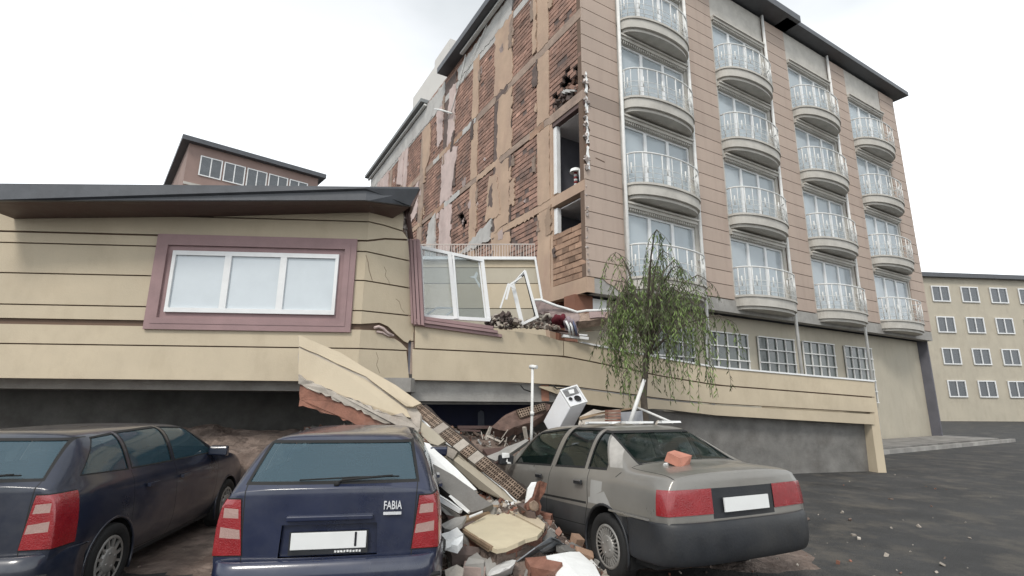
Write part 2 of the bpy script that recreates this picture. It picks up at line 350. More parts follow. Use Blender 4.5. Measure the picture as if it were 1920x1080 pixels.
# crumbled foam and render along the corner
b = MB()
for q in range(44):
    z = rnd.uniform(8.1, 11.3) if q < 26 else rnd.uniform(5.0, 8.0); s = rnd.uniform(-.02, .16); k = rnd.uniform(.025, .085) if q < 26 else rnd.uniform(.02, .05)
    b.box(Wf(s if q < 26 else .02, z, .03+rnd.uniform(-.02, .05)), (k, k, k*1.6), Matrix.Rotation(rnd.uniform(0, 6), 3, Vector((rnd.random(), rnd.random(), rnd.random()+.1)).normalized()), tone=rnd.uniform(.55, 1.1), jit=k*.25)
b.build('crumbled_foam', mat('crumbled_render', (.50, .44, .41), .95, .35, 6, .6), APT)['kind'] = 'stuff'
for q in range(9):
    b = MB(); z = 8.2+q*.34+rnd.uniform(-.1, .1); plate(b, Wf, ragged([(.09, z), (.17, z+.02), (.15, z+.3), (.10, z+.36)], .06, .02), .0, .05); b.build('torn_insulation', FOAM, APT)
# front wall: siding strips, pipe, window bays with curved balconies
SW = [(0, 1.42), (4.78, 6.3), (9.66, 11.2), (14.6, 16.1), (19.5, 21)]
for (s0, s1) in SW:
    bk = MB(); wbox(bk, Wf, s0, s1, 4.93, 17.4, -.2, -.015); bk.build('front_wall', GROOVE, APT)
    z = 4.95; n = 0
    while z < 17.2:
        a0 = s0
        if s0 == 0 and 7.95 < z < 11.0: a0 = .16
        b = MB(); t_ = rnd.uniform(.96, 1.04)
        if s0 == 0 and 10.05 < z < 10.6: t_ = .72
        left = [(a0, z), (s1, z-.0), (s1, z+.455), (a0, z+.455)]
        pts = left
        if a0 == .16:
            pts = [(a0+rnd.uniform(-.06, .08), z), (s1, z), (s1, z+.455), (a0+rnd.uniform(-.06, .06), z+.455), (a0+rnd.uniform(-.09, .03), z+.3), (a0+rnd.uniform(-.02, .1), z+.15)]
        plate(b, Wf, pts, -.015, .03, tone=t_); b.build('siding_board', PINKSID, APT); z += .478
b = MB(); wbox(b, Wf, .0, 21, 4.5, 4.92, -.3, .012); b.build('front_beam', CONC, APT)
b = MB(); plate(b, Wf, ragged([(.55, 4.93), (1.42, 4.93), (1.42, 4.5), (1.25, 4.55), (.95, 4.78), (.7, 4.84)], .1, .012), .013, .04); b.build('torn_siding', PINKSID, APT)
b = MB(); plate(b, Wf, [(.4, 8.55), (.75, 8.5), (.76, 8.53), (.42, 8.58)], .03, .036); b.build('scratch', GROOVE, APT)
for s in (1.46, 4.70, 9.58, 14.5):
    b = MB(); b.tube([Wf(s, .0, .12), Wf(s, 17.4, .12)], .055, 10)
    b.build('drainpipe', STEEL, APT)
bays = [(1.56, 4.6), (6.4, 9.45), (11.3, 14.4), (16.2, 19.4)]
cur = mat('curtain', (.72, .75, .78), .9, .06, 2, 0); blind = mat('grey_blind', (.38, .37, .36), .9, .1, 2, 0)
for bi, (s0, s1) in enumerate(bays):
    for k in range(4):
        f = ZF[k]
        b = MB(); wbox(b, Wf, s0-.14, s1+.16, f+2.29, f+2.9 if k < 3 else 17.4, -.25, .0); wbox(b, Wf, s0-.14, s1+.16, f-.02, f+.2, -.25, 0)
        wbox(b, Wf, s0-.14, s0, f+.2, f+2.29, -.25, -.0); wbox(b, Wf, s1, s1+.16, f+.2, f+2.29, -.25, 0)
        b.build('bay_wall', STONE, APT)
        # window
        win = MB(); nP = 3; pw = (s1-s0)/nP; fr = .06
        wbox(win, Wf, s0, s1, f+2.22, f+2.29, -.16, -.06); wbox(win, Wf, s0, s1, f+.2, f+.27, -.16, -.06)
        for i in range(nP+1):
            c = s0 + i*pw; wbox(win, Wf, max(s0, c-fr), min(s1, c+fr), f+.27, f+2.22, -.15, -.058)
        wo = win.build('window', PVC, APT)
        for i in range(nP):
            p_ = MB(); wbox(p_, Wf, s0+i*pw+fr, s0+(i+1)*pw-fr, f+.27, f+2.22, -.115, -.105); p_.build('pane', WINGL, wo)
            c_ = MB(); a0, a1 = s0+i*pw+fr, s0+(i+1)*pw-fr
            nw = 14
            if bi: a1 = a0+(a1-a0)*rnd.choice((1, 1, .8, .55, .35))
            for q in range(nw):
                x0 = a0+(a1-a0)*q/nw; x1 = a0+(a1-a0)*(q+1)/nw; o_ = .02*(q % 2)
                c_.poly([Wf(x0, f+.27, -.24-o_), Wf(x1, f+.27, -.26+o_), Wf(x1, f+2.2, -.26+o_), Wf(x0, f+2.2, -.24-o_)])
            c_.build('curtain', rnd.choice((cur, cur, blind)) if (bi or i) else cur, wo)
        # cornice above the window
        cn = MB(); wbox(cn, Wf, s0-.05, s1+.05, f+2.36, f+2.46, 0, .10); wbox(cn, Wf, s0-.05, s1+.05, f+2.46, f+2.52, 0, .16)
        for q in range(34):
            x = s0+q*(s1-s0)/34; wbox(cn, Wf, x+.02, x+.06, f+2.28, f+2.36, 0, .07)
        cn.build('cornice', STONE, APT)
        # curved balcony
        sm, a, bu = (s0+s1)/2, (s1-s0)/2+.06, .72
        arc = [(sm-a*cos(pi*i/24), bu*sin(pi*i/24)**.8 if 0 < i < 24 else 0) for i in range(25)]
        sl = MB(); top = [Wf(x, f+.2, o+.002) for x, o in arc]; sl.prism(top, Z*-.07)
        sl.prism([Wf(sm+(x-sm)*.975, f+.128, o*.93+.002) for x, o in arc], Z*-.30)
        sl.prism([Wf(sm+(x-sm)*.93, f-.175, o*.80+.002) for x, o in arc], Z*-.10)
        bo = sl.build('balcony', [STONE], APT)
        rl = MB()
        def ar(x, o, z): return Wf(sm+(x-sm)*.97, z, o*.93+.03)
        rl.tube([ar(x, o, f+1.16) for x, o in arc], .028, 6)
        for zz in (.34, .52, .70): rl.tube([ar(x, o, f+zz) for x, o in arc], .009, 5)
        for i in range(1, 24, 2):
            x, o = arc[i]; rl.tube([ar(x, o, f+.2), ar(x, o, f+1.15)], .018 if i % 4 == 1 else .012, 6)
        for i in range(2, 24, 4):
            x, o = arc[i]; rl.tube([ar(x, o, f+.52), ar(x, o, f+.85)], .022, 5)
        rl.build('railing', STEEL, APT)
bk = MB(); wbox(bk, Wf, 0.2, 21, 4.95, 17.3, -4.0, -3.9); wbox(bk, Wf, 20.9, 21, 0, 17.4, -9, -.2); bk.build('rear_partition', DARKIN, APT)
b = MB(); b.frame(Wf(10.7, 17.5, .55), dR*10.9, -nF*9, Z*.22); b.build('roof', DGREY, APT)
# ground floor: recessed wall, white panel, grille window
b = MB(); wbox(b, Wf, -.12, .52, 0, 4.5, -.9, -.4); wbox(b, Wl, 1.6, 1.8, 0, 4.5, -2, -.2); b.build('ground_floor_wall', mat('orange_wall', (.22, .105, .07), .9, .15, 2, .2), APT)
b = MB(); wbox(b, Wf, .525, 1.05, 0, 4.45, -.8, -.42); b.build('white_panel', WHITE, APT)
b = MB(); wbox(b, Wf, 1.06, 20.9, 0, 4.5, -.8, -.6); b.build('shopfront_wall', BEIGE2, APT)
for s0 in (2.6, 5.4, 8.2, 11.0, 14):
    b = MB(); wbox(b, Wf, s0, s0+2.2, 1.6, 3.9, -.6, -.57); wo = b.build('window', mat('dark_pane', (.06, .075, .07), .2, .2, 2, 0, spec=.8), APT)
    b = MB()
    for q in range(5): x = s0+q*.55; wbox(b, Wf, x-.02, x+.02, 1.58, 3.92, -.56, -.52)
    for q in range(6): z = 1.6+q*.46; wbox(b, Wf, s0-.02, s0+2.22, z-.02, z+.02, -.515, -.49)
    b.build('grille', STEEL, wo)
# things standing in the open room
o = Wl(.66, 7.86, -.2)
LMP = empty('table_lamp', o, 'white-shaded lamp with a red and white striped stem in the open upper room', 'lamp')
b = MB(); M4 = Matrix.Translation(o) @ Matrix.Rotation(-pi/2, 4, 'Y')
b.lathe([(.46, .18), (.56, .15), (.60, .08), (.60, .0)], 20, M4); b.build('lamp_shade', WHITE, LMP)
b = MB()
for q in range(6): b.tube([o+Z*(.02+q*.075), o+Z*(.095+q*.075)], .055, 12, mi=q % 2, tone=.6)
b.build('stem', [WHITE, mat('red_stripe', (.28, .03, .03), .7)], LMP)
o = Wl(.22, 7.86, -.2)
b = MB(); b.lathe([(.0, .0), (.0, .15), (.04, .17), (.34, .18), (.44, .13), (.48, .05), (.48, 0)], 18, Matrix.Translation(o) @ Matrix.Rotation(-pi/2, 4, 'Y'))
tag(b.build('plastic_canister', WHITE), 'white rounded plastic container at the edge of the open upper room', 'container')

# ------------------------------------------------------------------ far tower
K = P(843, 100, 60); K.z = 0; zt = P(843, 72, 60).z
TW = empty('far_tower_block', K, 'pale concrete tower block rising far behind the roof edge', 'building')
TWM = mat('tower_render', (.56, .54, .51), .9, .06, .3, .1); TWD = mat('tower_window', (.15, .16, .17), .3)
b = MB(); b.frame(K, dL*5.5, dR*5, Z*zt); b.build('tower', TWM, TW)
b = MB(); b.frame(K+dL*5.5, dL*9, dR*8, Z*(zt-1.0)); b.build('lower_wing', TWM, TW)
b = MB(); b.lathe([(0, .9), (1.6, .9), (2.0, 0)], 20, Matrix.Translation(K+dL*1+dR*2.8+Z*(zt-1.3)) @ Matrix.Rotation(-pi/2, 4, 'Y')); b.build('water_tank', TWM, TW)
for z in range(9):
    b = MB(); b.frame(K+dR*1.1-dL*.03+Z*(zt-2.6-z*3), dR*1.2, dL*.04, Z*1.2); b.build('window', TWD, TW)
    b = MB(); b.frame(K+dL*2.2-dR*.03+Z*(zt-3.6-z*3), dL*.7, dR*.04, Z*.9); b.build('window', TWD, TW)
# ------------------------------------------------------------------ collapsed building in front
B0 = P(770, 600, 8.5); B0.z = 0
d1 = Vector((.761, .648, 0)); n1 = Vector((.648, -.761, 0))
COL = empty('collapsed_building', B0, 'beige clad building pancaked onto its ground floor, with cracked walls and a broken window', 'building')
TB = tz(685, 500, B0, d1)[0]; d0 = Vector((.998, .06, 0)); n0 = Vector((.06, -.998, 0))
def G(t, z, o=0):                        # the left wing turns a shallow corner at t = TB
    if t < TB-1e-4: return B0 + d1*TB + n1*o*.5 + n0*o*.5 + d0*(t-TB) + Z*z
    return B0 + d1*t + n1*o + Z*z
def g2(px, py): return tz(px, py, B0, d1)
def gl(py, t=None):                      # height on the wall at the frame edge of the visible part
    return g2(685, py)
TL = -14.5
def strip(tops, bots, th=.04, out=0., m_=None, jag=None, name='siding_board'):
    """one board of cladding: tops/bots are (px,py) from left to right; the board runs on to the left past px 685"""
    T = [g2(*q) for q in tops]; Bt = [g2(*q) for q in bots]; T[0] = (TB, T[0][1]); Bt[0] = (TB, Bt[0][1])
    pts = Bt + T[::-1]; tn = rnd.uniform(.96, 1.05); gap = 0 if 0 else .0
    b = MB(); b.prism([G(t, z, out) for t, z in pts], n1*-th, tone=tn)
    b.prism([G(t, z, out) for t, z in ((TL, Bt[0][1]), (TB-.001, Bt[0][1]), (TB-.001, T[0][1]), (TL, T[0][1]))], n1*-th, tone=tn); return b.build(name, m_ or BEIGE, COL)
# window hole in the left wing between t -3.6 and -1.5 (boards stop at its sides)
WH = (TB-3.0, TB-.42); WZ = (P(500, 588, 7.8).z, P(500, 474, 7.8).z)
Ls = [([(685, 414), (720, 422), (755, 433)], 0), ([(685, 450), (722, 447), (765, 449)], 1), ([(685, 471), (768, 489)], 0), ([(685, 526), (710, 530), (769, 540)], 0),
      ([(685, 583), (773, 592)], 0), ([(685, 613), (712, 611), (726, 619), (742, 634), (755, 640), (766, 652)], 1), ([(685, 654), (762, 657)], 0)]
top = [(685, 388), (694, 376), (702, 386), (712, 381), (720, 377), (746, 386), (747, 395), (756, 399), (757, 410), (766, 447)]
def shift(l, d): return [(x, y+d) for x, y in l]
bk = MB()
pts = [(TB, g2(685, 700)[1]), (g2(768, 700)), g2(768, 452), g2(752, 405), g2(745, 392), g2(700, 390), (TB, g2(685, 392)[1])]
bk.prism([G(t, z, -.045) for t, z in pts], n1*-.16)
bk.prism([G(t, z, -.045) for t, z in ((TL, g2(685, 700)[1]), (TB-.004, g2(685, 700)[1]), (TB-.004, g2(685, 392)[1]), (TL, g2(685, 392)[1]))], n1*-.16); bk.build('backing_wall', GROOVE, COL)
sb = [(top[:9], shift(Ls[0][0], -1)), (shift(Ls[0][0], 1.5), shift(Ls[1][0], -1)), (shift(Ls[1][0], 2.5), shift(Ls[2][0], -1)), (shift(Ls[2][0], 1.5), shift(Ls[3][0], -1)),
      (shift(Ls[3][0], 1.5), shift(Ls[4][0], -1)), (shift(Ls[4][0], 1.5), [(685, 608), (712, 605), (728, 612), (742, 626), (758, 640), (765, 643), (776, 622), (778, 608)]),
      ([(685, 619), (712, 620), (728, 633), (740, 635), (752, 643), (764, 655)], shift(Ls[6][0], -1)), (shift(Ls[6][0], 1.5), [(685, 716), (740, 716), (768, 720)])]
for T_, B_ in sb: strip(T_, B_)
# cracks running down the cladding
b = MB()
for pl in ([(686, 478), (690, 492), (692, 507), (698, 526)],):
    for (x0, y0), (x1, y1) in zip(pl, pl[1:]):
        a, c = g2(x0, y0), g2(x1, y1); b.bar(G(*a, .0015), G(*c, .0015), .012, .004, up=n1)
b.build('crack', GROOVE, COL)
b = MB()
for q in range(16):
    x = 685+q*1.8; t, z = g2(x, 384+rnd.uniform(-6, 5)); s = rnd.uniform(.05, .12); b.box(G(t, z, -.06), (s, .1, s), tone=rnd.uniform(.7, 1), jit=.03)
for q in range(26):
    y = 395+q*2.1; t, z = g2(757+(y-395)*.22+rnd.uniform(-3, 3), y); s = rnd.uniform(.04, .09); b.box(G(t, z, -.08), (s, .1, s), tone=rnd.uniform(.5, 1), jit=.03)
b.build('broken_plaster', mat('crumbled_render', (.55, .5, .48)), COL)['kind'] = 'stuff'
for pl in ([(720, 500), (724, 508), (722, 517), (729, 527), (731, 536)], [(742, 560), (749, 566), (752, 578), (758, 586)], [(705, 660), (709, 672), (706, 684), (712, 700)]):
    b = MB()
    for (x0, y0), (x1, y1) in zip(pl, pl[1:]):
        a, c = g2(x0, y0), g2(x1, y1); b.bar(G(*a, .0012), G(*c, .0012), .004, .003, up=n1)
    b.build('hairline_crack', GROOVE, COL)
# curled strip of cladding skin and the chips in the gap
b = MB(); pp = [(700, 615), (708, 613), (716, 616), (724, 624), (733, 629)]
b.tube([G(*g2(x, y), .035) for x, y in pp], .025, 5); pp = [(705, 622), (716, 624), (727, 630), (737, 629)]
b.tube([G(*g2(x, y), .02) for x, y in pp], .02, 5); b.build('curled_cladding', PINKPL, COL)
# window in the left wing
mo = MB()
for k_, (o0, e) in enumerate(((.02, .0), (.05, .09), (.03, .18))):
    t0, t1, z0, z1 = WH[0]-e, WH[1]+e, WZ[0]-e, WZ[1]+e
    for (a0, a1, c0, c1) in ((t0-.09, t1+.09, z0-.09, z0), (t0-.09, t1+.09, z1, z1+.09), (t0-.09, t0, z0, z1), (t1, t1+.09, z0, z1)):
        mo.frame(G(a0, c0, -.01), d0*(a1-a0), n0*(o0+.012*k_), Z*(c1-c0))
mo.build('window_moulding', MAUVE, COL)
wn = MB(); T3 = [WH[0]+(WH[1]-WH[0])*i/3 for i in range(4)]
for z_ in (WZ[0], WZ[1]-.07): wn.frame(G(WH[0], z_, .004), d0*(WH[1]-WH[0]), n0*.05, Z*.07)
for i, t_ in enumerate(T3): wn.frame(G(max(WH[0], t_-.05), WZ[0]+.07, .004), d0*(.05 if i in (0, 3) else .1), n0*.048, Z*(WZ[1]-WZ[0]-.14))
wo = wn.build('window', PVC, COL)
pn = MB(); pn.frame(G(WH[0]+.02, WZ[0]+.02, .006), d0*(WH[1]-WH[0]-.04), n0*.012, Z*(WZ[1]-WZ[0]-.04)); pn.build('pane', mat('milky_pane', (.55, .60, .63), .15, .05, 2, 0, spec=.8), wo)
# gutter and eave along the top of the left wing
zt = g2(685, 353)[1]; t_e = g2(783, 360)[0]
def E_(px, py, Y): return P(px, py, Y)
ya, yb_ = 7.35, 7.75                      # the eave hangs in front of the wall top and sags to the left
b = MB()
b.prism([P(-60, 347, ya-.5), P(685, 353, ya), P(786, 354, yb_), P(770, 386, yb_+.05), P(684, 375, ya), P(-60, 376, ya-.5)], (0, .05, 0))
b.prism([P(-60, 347, ya-.5), P(685, 353, ya), P(786, 354, yb_), P(778, 353, yb_+1.5), P(685, 353, ya)+Vector((0, 1.8, .3)), P(-60, 347, ya-.5)+Vector((0, 1.9, .3))], Z*.03)
b.build('eave_sheet', DGREY, COL)
b = MB(); b.prism([P(-60, 375, ya-.45), P(684, 374, ya+.05), P(768, 386, yb_+.1), P(768, 386, yb_+.9), P(684, 374, ya)+Vector((0, 1.1, .0)), P(-60, 375, ya-.45)+Vector((0, 1.6, 0))], Z*-.03)
b.prism([P(770, 386, yb_+.04), P(785, 354, yb_+.02), P(781, 360, yb_+.7), P(768, 402, yb_+.8)], (.03, 0, 0))
b.build('soffit', BROWN, COL)
b = MB(); b.prism([P(-60, 400, 7.9), P(690, 392, 8.3), P(690, 360, 8.3), P(-60, 360, 7.9)], (0, .2, 0)); b.build('wall_head', MORTAR, COL)
b = MB(); b.tube([G(*g2(768, 378), .1), G(*g2(764, 395), -.02), G(*g2(771, 447), -.02)], .05, 8); b.tube([G(*g2(759, 392), .0), G(*g2(764, 418), .0)], .02, 6); b.build('downpipe', BROWN, COL)
# F2: the lower storey band
X2 = [(768, 8.46), (900, 9.0), (1060, 9.75), (1190, 10.5), (1240, 10.85), (1345, 11.5), (1640, 12.6)]
def Y2(x):
    if x <= X2[0][0]: return X2[0][1]
    for (a, ya), (b_, yb) in zip(X2, X2[1:]):
        if x <= b_: return ya+(yb-ya)*(x-a)/(b_-a)
    return X2[-1][1]
def yl(l, x):                            # height of a drawn line at px x
    if x <= l[0][0]: return l[0][1]
    for (a, ya), (b_, yb) in zip(l, l[1:]):
        if x <= b_: return ya+(yb-ya)*(x-a)/(b_-a)
    return l[-1][1]
def band(top, bot, x0, x1, th=.05, m_=BEIGE, name='siding_board', back=0, tone=None, step=30):
    xs = [x0]; 
    while xs[-1] + step < x1: xs.append(xs[-1]+step)
    xs.append(x1); b = MB(); tn = tone or rnd.uniform(.97, 1.04); n = len(xs); v0 = len(b.v)
    for x in xs:
        for yy in (yl(top, x), yl(bot, x)):
            p = P(x, yy, Y2(x)+back); b.v += [p, p+Vector((-.25, .97, 0))*th]
    for i in range(n-1):
        a, c = v0+i*4, v0+i*4+4
        b.face((a, a+2, c+2, c), tn, sm=False); b.face((a+1, c+1, c+3, a+3), tn); b.face((a, c, c+1, a+1), tn); b.face((a+2, a+3, c+3, c+2), tn)
    b.face((v0, v0+1, v0+3, v0+2), tn); e = v0+(n-1)*4; b.face((e, e+2, e+3, e+1), tn)
    return b.build(name, m_, COL)
l0 = [(770, 611), (940, 618), (1030, 630), (1050, 639), (1075, 640), (1150, 655), (1235, 671), (1345, 690), (1640, 716)]
l1 = [(768, 653), (900, 659), (1060, 668), (1180, 692), (1235, 704), (1345, 722), (1640, 745)]
l2 = [(768, 713), (960, 717), (1060, 723), (1190, 740), (1235, 747), (1345, 757), (1640, 774)]
l3 = [(1050, 742), (1100, 758), (1150, 765), (1190, 768), (1235, 767), (1345, 777), (1640, 794)]
band(l0, l3[:1] and l2, 776, 1640, .12, GROOVE, 'backing_wall', back=.05)
band(l0, shift(l1, -1), 778, 1056, tone=1.0); band(shift(l0, .5), shift(l1, -1), 1057.5, 1640, m_=BEIGE)
band(shift(l1, 1.5), shift(l2, -1), 773, 1640)
band([(1010, 724), (1060, 726), (1190, 743), (1235, 750), (1345, 760), (1640, 777)], [(1010, 726), (1048, 740), (1100, 758), (1190, 768), (1235, 766), (1345, 779), (1640, 796)], 1012, 1640, .05)
band(shift(l0, -3), l0, 1092, 1640, .16, PVC, 'ledge', back=-.03)
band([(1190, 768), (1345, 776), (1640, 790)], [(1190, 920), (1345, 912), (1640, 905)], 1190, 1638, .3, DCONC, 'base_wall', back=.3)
e0 = P(1640, 716, 12.6); b = MB(); b.prism([Vector((e0.x, e0.y+.03, 0)), Vector((e0.x, e0.y+.03, e0.z)), Vector((e0.x-.9, e0.y+3.6, e0.z)), Vector((e0.x-.9, e0.y+3.6, 0))], (-.2, 0, 0)); b.build('end_wall', BEIGE, COL)
# mauve mouldings of the broken window
def prof(a, c, wd, o, n=3, up=(0, 0, 1)):
    pass
b = MB()
for i, (x0, x1, o) in enumerate(((764, 768, .01), (768.5, 773.5, .05), (774.5, 779.5, .085), (780.5, 786, .05))):
    a0, a1 = P(x0, 447, Y2(768)-o), P(x1, 449, Y2(768)-o); c0, c1 = P(x0+7.0+i*.6, 606+i, Y2(768)-o), P(x1+7.0+i*.6, 607+i, Y2(768)-o)
    b.prism([c0, c1, a1, a0], (0, .12, 0))
b.build('window_moulding', MAUVE, COL)
b = MB()
for i, (y0, y1, o) in enumerate(((591, 597, .05), (598, 603, .11), (604, 609.5, .07))):
    e = 925+i*8
    sl_ = .155
    b.prism([P(779-i*2, y1, Y2(779)-o), P(e, y1+(e-779)*sl_*.9, Y2(e)-o), P(e, y0+(e-779)*sl_*.9, Y2(e)-o), P(781-i*2, y0, Y2(781)-o)], (0, .14, 0))
b.build('sill_moulding', MAUVE, COL)
# slab edge and the floor slab behind it
S2 = [(770, 714), (1000, 720), (1050, 727)]
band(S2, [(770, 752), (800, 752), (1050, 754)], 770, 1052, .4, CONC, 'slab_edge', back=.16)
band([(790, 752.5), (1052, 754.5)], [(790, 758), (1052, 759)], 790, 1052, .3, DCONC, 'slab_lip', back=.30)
b = MB(); zs = P(900, 716, 9.3).z
b.prism([P(700, 716, 8.3), P(768, 716, 8.7)*1, P(1050, 722, 9.9)*1, P(1190, 745, 10.8)*1, P(1330, 762, 11.6)*1, Vector((3.6, 13.2, zs)), Vector((-1.7, 15, zs))], Z*-.2)
b.frame(Vector((-15, 8.2, zs-.2)), Vector((13.4, 0, 0)), Vector((0, 6, 0)), Z*.22)
b.build('floor_slab', CONC, COL)
b = MB(); b.prism([P(1014, 722, 9.66), P(1029, 722, 9.7), P(1030, 752, 9.72), P(1016, 752, 9.68)], (0, .06, 0)); b.build('red_tile_strip', mat('terracotta_streak', (.38, .19, .13), .9, .2, 6, .3), COL)
b = MB(); b.tube([P(976, 722, 9.35), P(982, 730, 9.33), P(996, 735, 9.42)], .012, 5); b.tube([P(1036, 722, 9.6), P(1044, 729, 9.58), P(1062, 728, 9.6)], .014, 5); b.build('loose_conduit', RUBBER, COL)
# dark blue partition and pier inside the crushed ground floor
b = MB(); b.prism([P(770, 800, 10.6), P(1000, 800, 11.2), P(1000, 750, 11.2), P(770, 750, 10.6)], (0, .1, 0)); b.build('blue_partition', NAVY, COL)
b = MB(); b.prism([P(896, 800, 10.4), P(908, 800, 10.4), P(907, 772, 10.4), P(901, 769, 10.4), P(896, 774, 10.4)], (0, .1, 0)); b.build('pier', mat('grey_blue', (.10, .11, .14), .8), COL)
b = MB(); b.prism([(-17, 9.8, 0), (-1.5, 11.6, 0), (4, 13.6, 0), (4, 13.8, 0), (-1.5, 11.8, 0), (-17, 10, 0)], Z*2.16); b.build('rear_wall', DCONC, COL)
# side wall of the upper storey seen through the broken window
YF = 12.6
def F3(pts, th, m_, name, dy=0, **k):
    b = MB(); b.prism([P(x, y, YF+dy) for x, y in pts], (0, th, 0), **k); return b.build(name, m_, COL)
F3([(770, 484), (1005, 485), (1016, 640), (770, 640)], .15, GROOVE, 'backing_wall', dy=.03)
RX = lambda y: 1003+(y-484)*.145
f3 = [487, 502.5, 532, 579, 615, 640]
for i, (y0, y1) in enumerate(zip(f3, f3[1:])):
    F3([(770, y1-1.2), (RX(y1), y1-1.2), (RX(y0), y0+.2), (770, y0+.2)], .04, BEIGE2 if i % 2 else BEIGE, 'siding_board', dy=-.02-.001*i)
F3([(785, 486), (1004.5, 486.5), (1004, 481), (785, 480.5)], .3, PVC, 'coping', dy=-.12)
b = MB(); b.bar(P(1003, 482, YF-.1), P(1016, 562, YF-.1), .05, .08, up=(1, 0, 0)); b.build('corner_trim', PVC, COL)
b = MB(); b.bar(P(785, 458.5, YF), P(1003, 458, YF), .025, .03); 
for q in range(44):
    x = 787+q*5.0; b.bar(P(x, 459, YF), P(x+rnd.uniform(-1, 1), 481, YF), .014, .014, up=(1, 0, 0))
b.build('railing', mat('rail_paint', (.52, .46, .42), .7, .1, 4, 0), COL)
# bent window frame with two panes
Yw = 8.75
def member(mb, a, c, w_=.06, d_=.06, Ya=Yw, Yb=None):
    mb.bar(P(*a, Ya), P(*c, Yb or Ya), w_, d_, up=(0, 1, 0) if False else (crt if abs(a[1]-c[1]) > abs(a[0]-c[0]) else Z))
W1 = empty('window_frame', P(850, 600, Yw), 'white two-pane window frame leaning out of the broken opening, one pane milky', 'window frame')
b = MB(); Yr = 9.15
member(b, (784, 463), (906, 489), .055, .07, Yw, Yr); member(b, (904, 487), (917, 601), .07, .07, Yr, Yr); member(b, (788, 593), (918, 600), .06, .07, Yw, Yr)
member(b, (788, 463), (792, 594), .07, .07, Yw, Yw); member(b, (843, 474), (855, 598), .07, .075, 8.93, 8.93); member(b, (850, 477), (859, 598), .035, .06, 8.95, 8.95)
member(b, (898, 489), (911, 598), .03, .05, Yr+.02, Yr+.02)
b.build('frame', PVC, W1)
b = MB(); b.prism([P(791, 592, Yw+.02), P(853, 596, 8.96), P(842, 475, 8.96), P(789, 466, Yw+.02)], (0, .012, 0)); b.build('pane', mat_ if False else PALEGL, W1, label='milky left pane')
b = MB(); b.prism([P(860, 596, 8.98), P(911, 598, Yr+.02), P(899, 490, Yr+.02), P(850, 478, 8.98)], (0, .012, 0)); b.build('pane', glassmat('clear_glass', (.16, .17, .16), .72, .06), W1)
b = MB(); member(b, (800, 590), (820, 577), .03, .03, 9.3); member(b, (820, 577), (855, 578), .03, .03, 9.3); member(b, (855, 578), (836, 592), .03, .03, 9.3)
tag(b.build('small_frame', PVC), 'small white sash lying behind the milky pane', 'window sash')
W2 = empty('window_frame', P(985, 606, 8.9), 'empty white window frame standing tilted on the sill rubble', 'window frame')
b = MB(); y_ = 9.3
member(b, (959, 536), (985, 508), .04, .05, y_+.2, y_); member(b, (984, 508), (1008, 596), .05, .05, y_); member(b, (1009, 594), (979, 608), .05, .05, y_, y_+.1); member(b, (961, 532), (979, 607), .075, .05, y_+.1)
b.build('frame', PVC, W2)
b = MB(); member(b, (967, 526), (984, 514), .03, .03, y_+.05); member(b, (983, 514), (1003, 592), .022, .03, y_+.03); b.build('rubber_seal', RUBBER, W2)
W3 = MB(); member(W3, (953, 532), (938, 578), .03, .03, 9.2); member(W3, (953, 532), (963, 540), .03, .03, 9.2); member(W3, (956, 534), (949, 562), .04, .03, 9.2); member(W3, (957, 533), (978, 519), .03, .03, 9.25)
tag(W3.build('bent_bracket', PVC), 'bent white metal bracket hooked beside the empty window frame', 'bracket')
# torn bit of white film hanging in the second pane
b = MB(); b.prism([P(880, 519, 10.5), P(889, 517, 10.5), P(893, 509, 10.5), P(896, 512, 10.5), P(893, 522, 10.5), P(900, 533, 10.5), P(899, 540, 10.5), P(890, 522, 10.5)], (0, .03, 0))
tag(b.build('plastic_scrap', WHITE), 'torn white scrap standing up behind the clear window pane', 'scrap')
# ------------------------------------------------------------------ cars
def region(bm, poly, axis, filt, mi=None):
    """cut a convex outline (seen along an axis) into the faces that pass filt; return the faces inside"""
    ar = sum(poly[i][0]*poly[(i+1) % len(poly)][1]-poly[(i+1) % len(poly)][0]*poly[i][1] for i in range(len(poly)))
    if ar < 0: poly = poly[::-1]
    lo = [min(p[k] for p in poly)-.15 for k in (0, 1)]; hi = [max(p[k] for p in poly)+.15 for k in (0, 1)]
    def uv(c): return (c.y, c.z) if axis == 'x' else (c.x, c.z) if axis == 'y' else (c.x, c.y)
    def near(f):
        us = [uv(v.co) for v in f.verts]
        return max(u[0] for u in us) > lo[0]+.1 and min(u[0] for u in us) < hi[0]-.1 and max(u[1] for u in us) > lo[1]+.1 and min(u[1] for u in us) < hi[1]-.1
    n = len(poly)
    for i in range(n):
        a, b = poly[i], poly[(i+1) % n]; e = (b[0]-a[0], b[1]-a[1]); nn = (-e[1], e[0])
        co = Vector((0, a[0], a[1])) if axis == 'x' else Vector((a[0], 0, a[1])) if axis == 'y' else Vector((a[0], a[1], 0))
        no = Vector((0, nn[0], nn[1])) if axis == 'x' else Vector((nn[0], 0, nn[1])) if axis == 'y' else Vector((nn[0], nn[1], 0))
        fs = [f for f in bm.faces if filt(f.calc_center_median()) and near(f)]
        ge = set(fs)
        for f in fs: ge.update(f.edges); ge.update(f.verts)
        bmesh.ops.bisect_plane(bm, geom=list(ge), dist=1e-5, plane_co=co, plane_no=no)
    res = []
    for f in bm.faces:
        c = f.calc_center_median()
        if not filt(c): continue
        u = uv(c); ok = True
        for i in range(n):
            a, b = poly[i], poly[(i+1) % n]
            if (b[0]-a[0])*(u[1]-a[1])-(b[1]-a[1])*(u[0]-a[0]) < -1e-6: ok = False; break
        if ok: res.append(f)
    if mi is not None:
        for f in res: f.material_index = mi
    return res
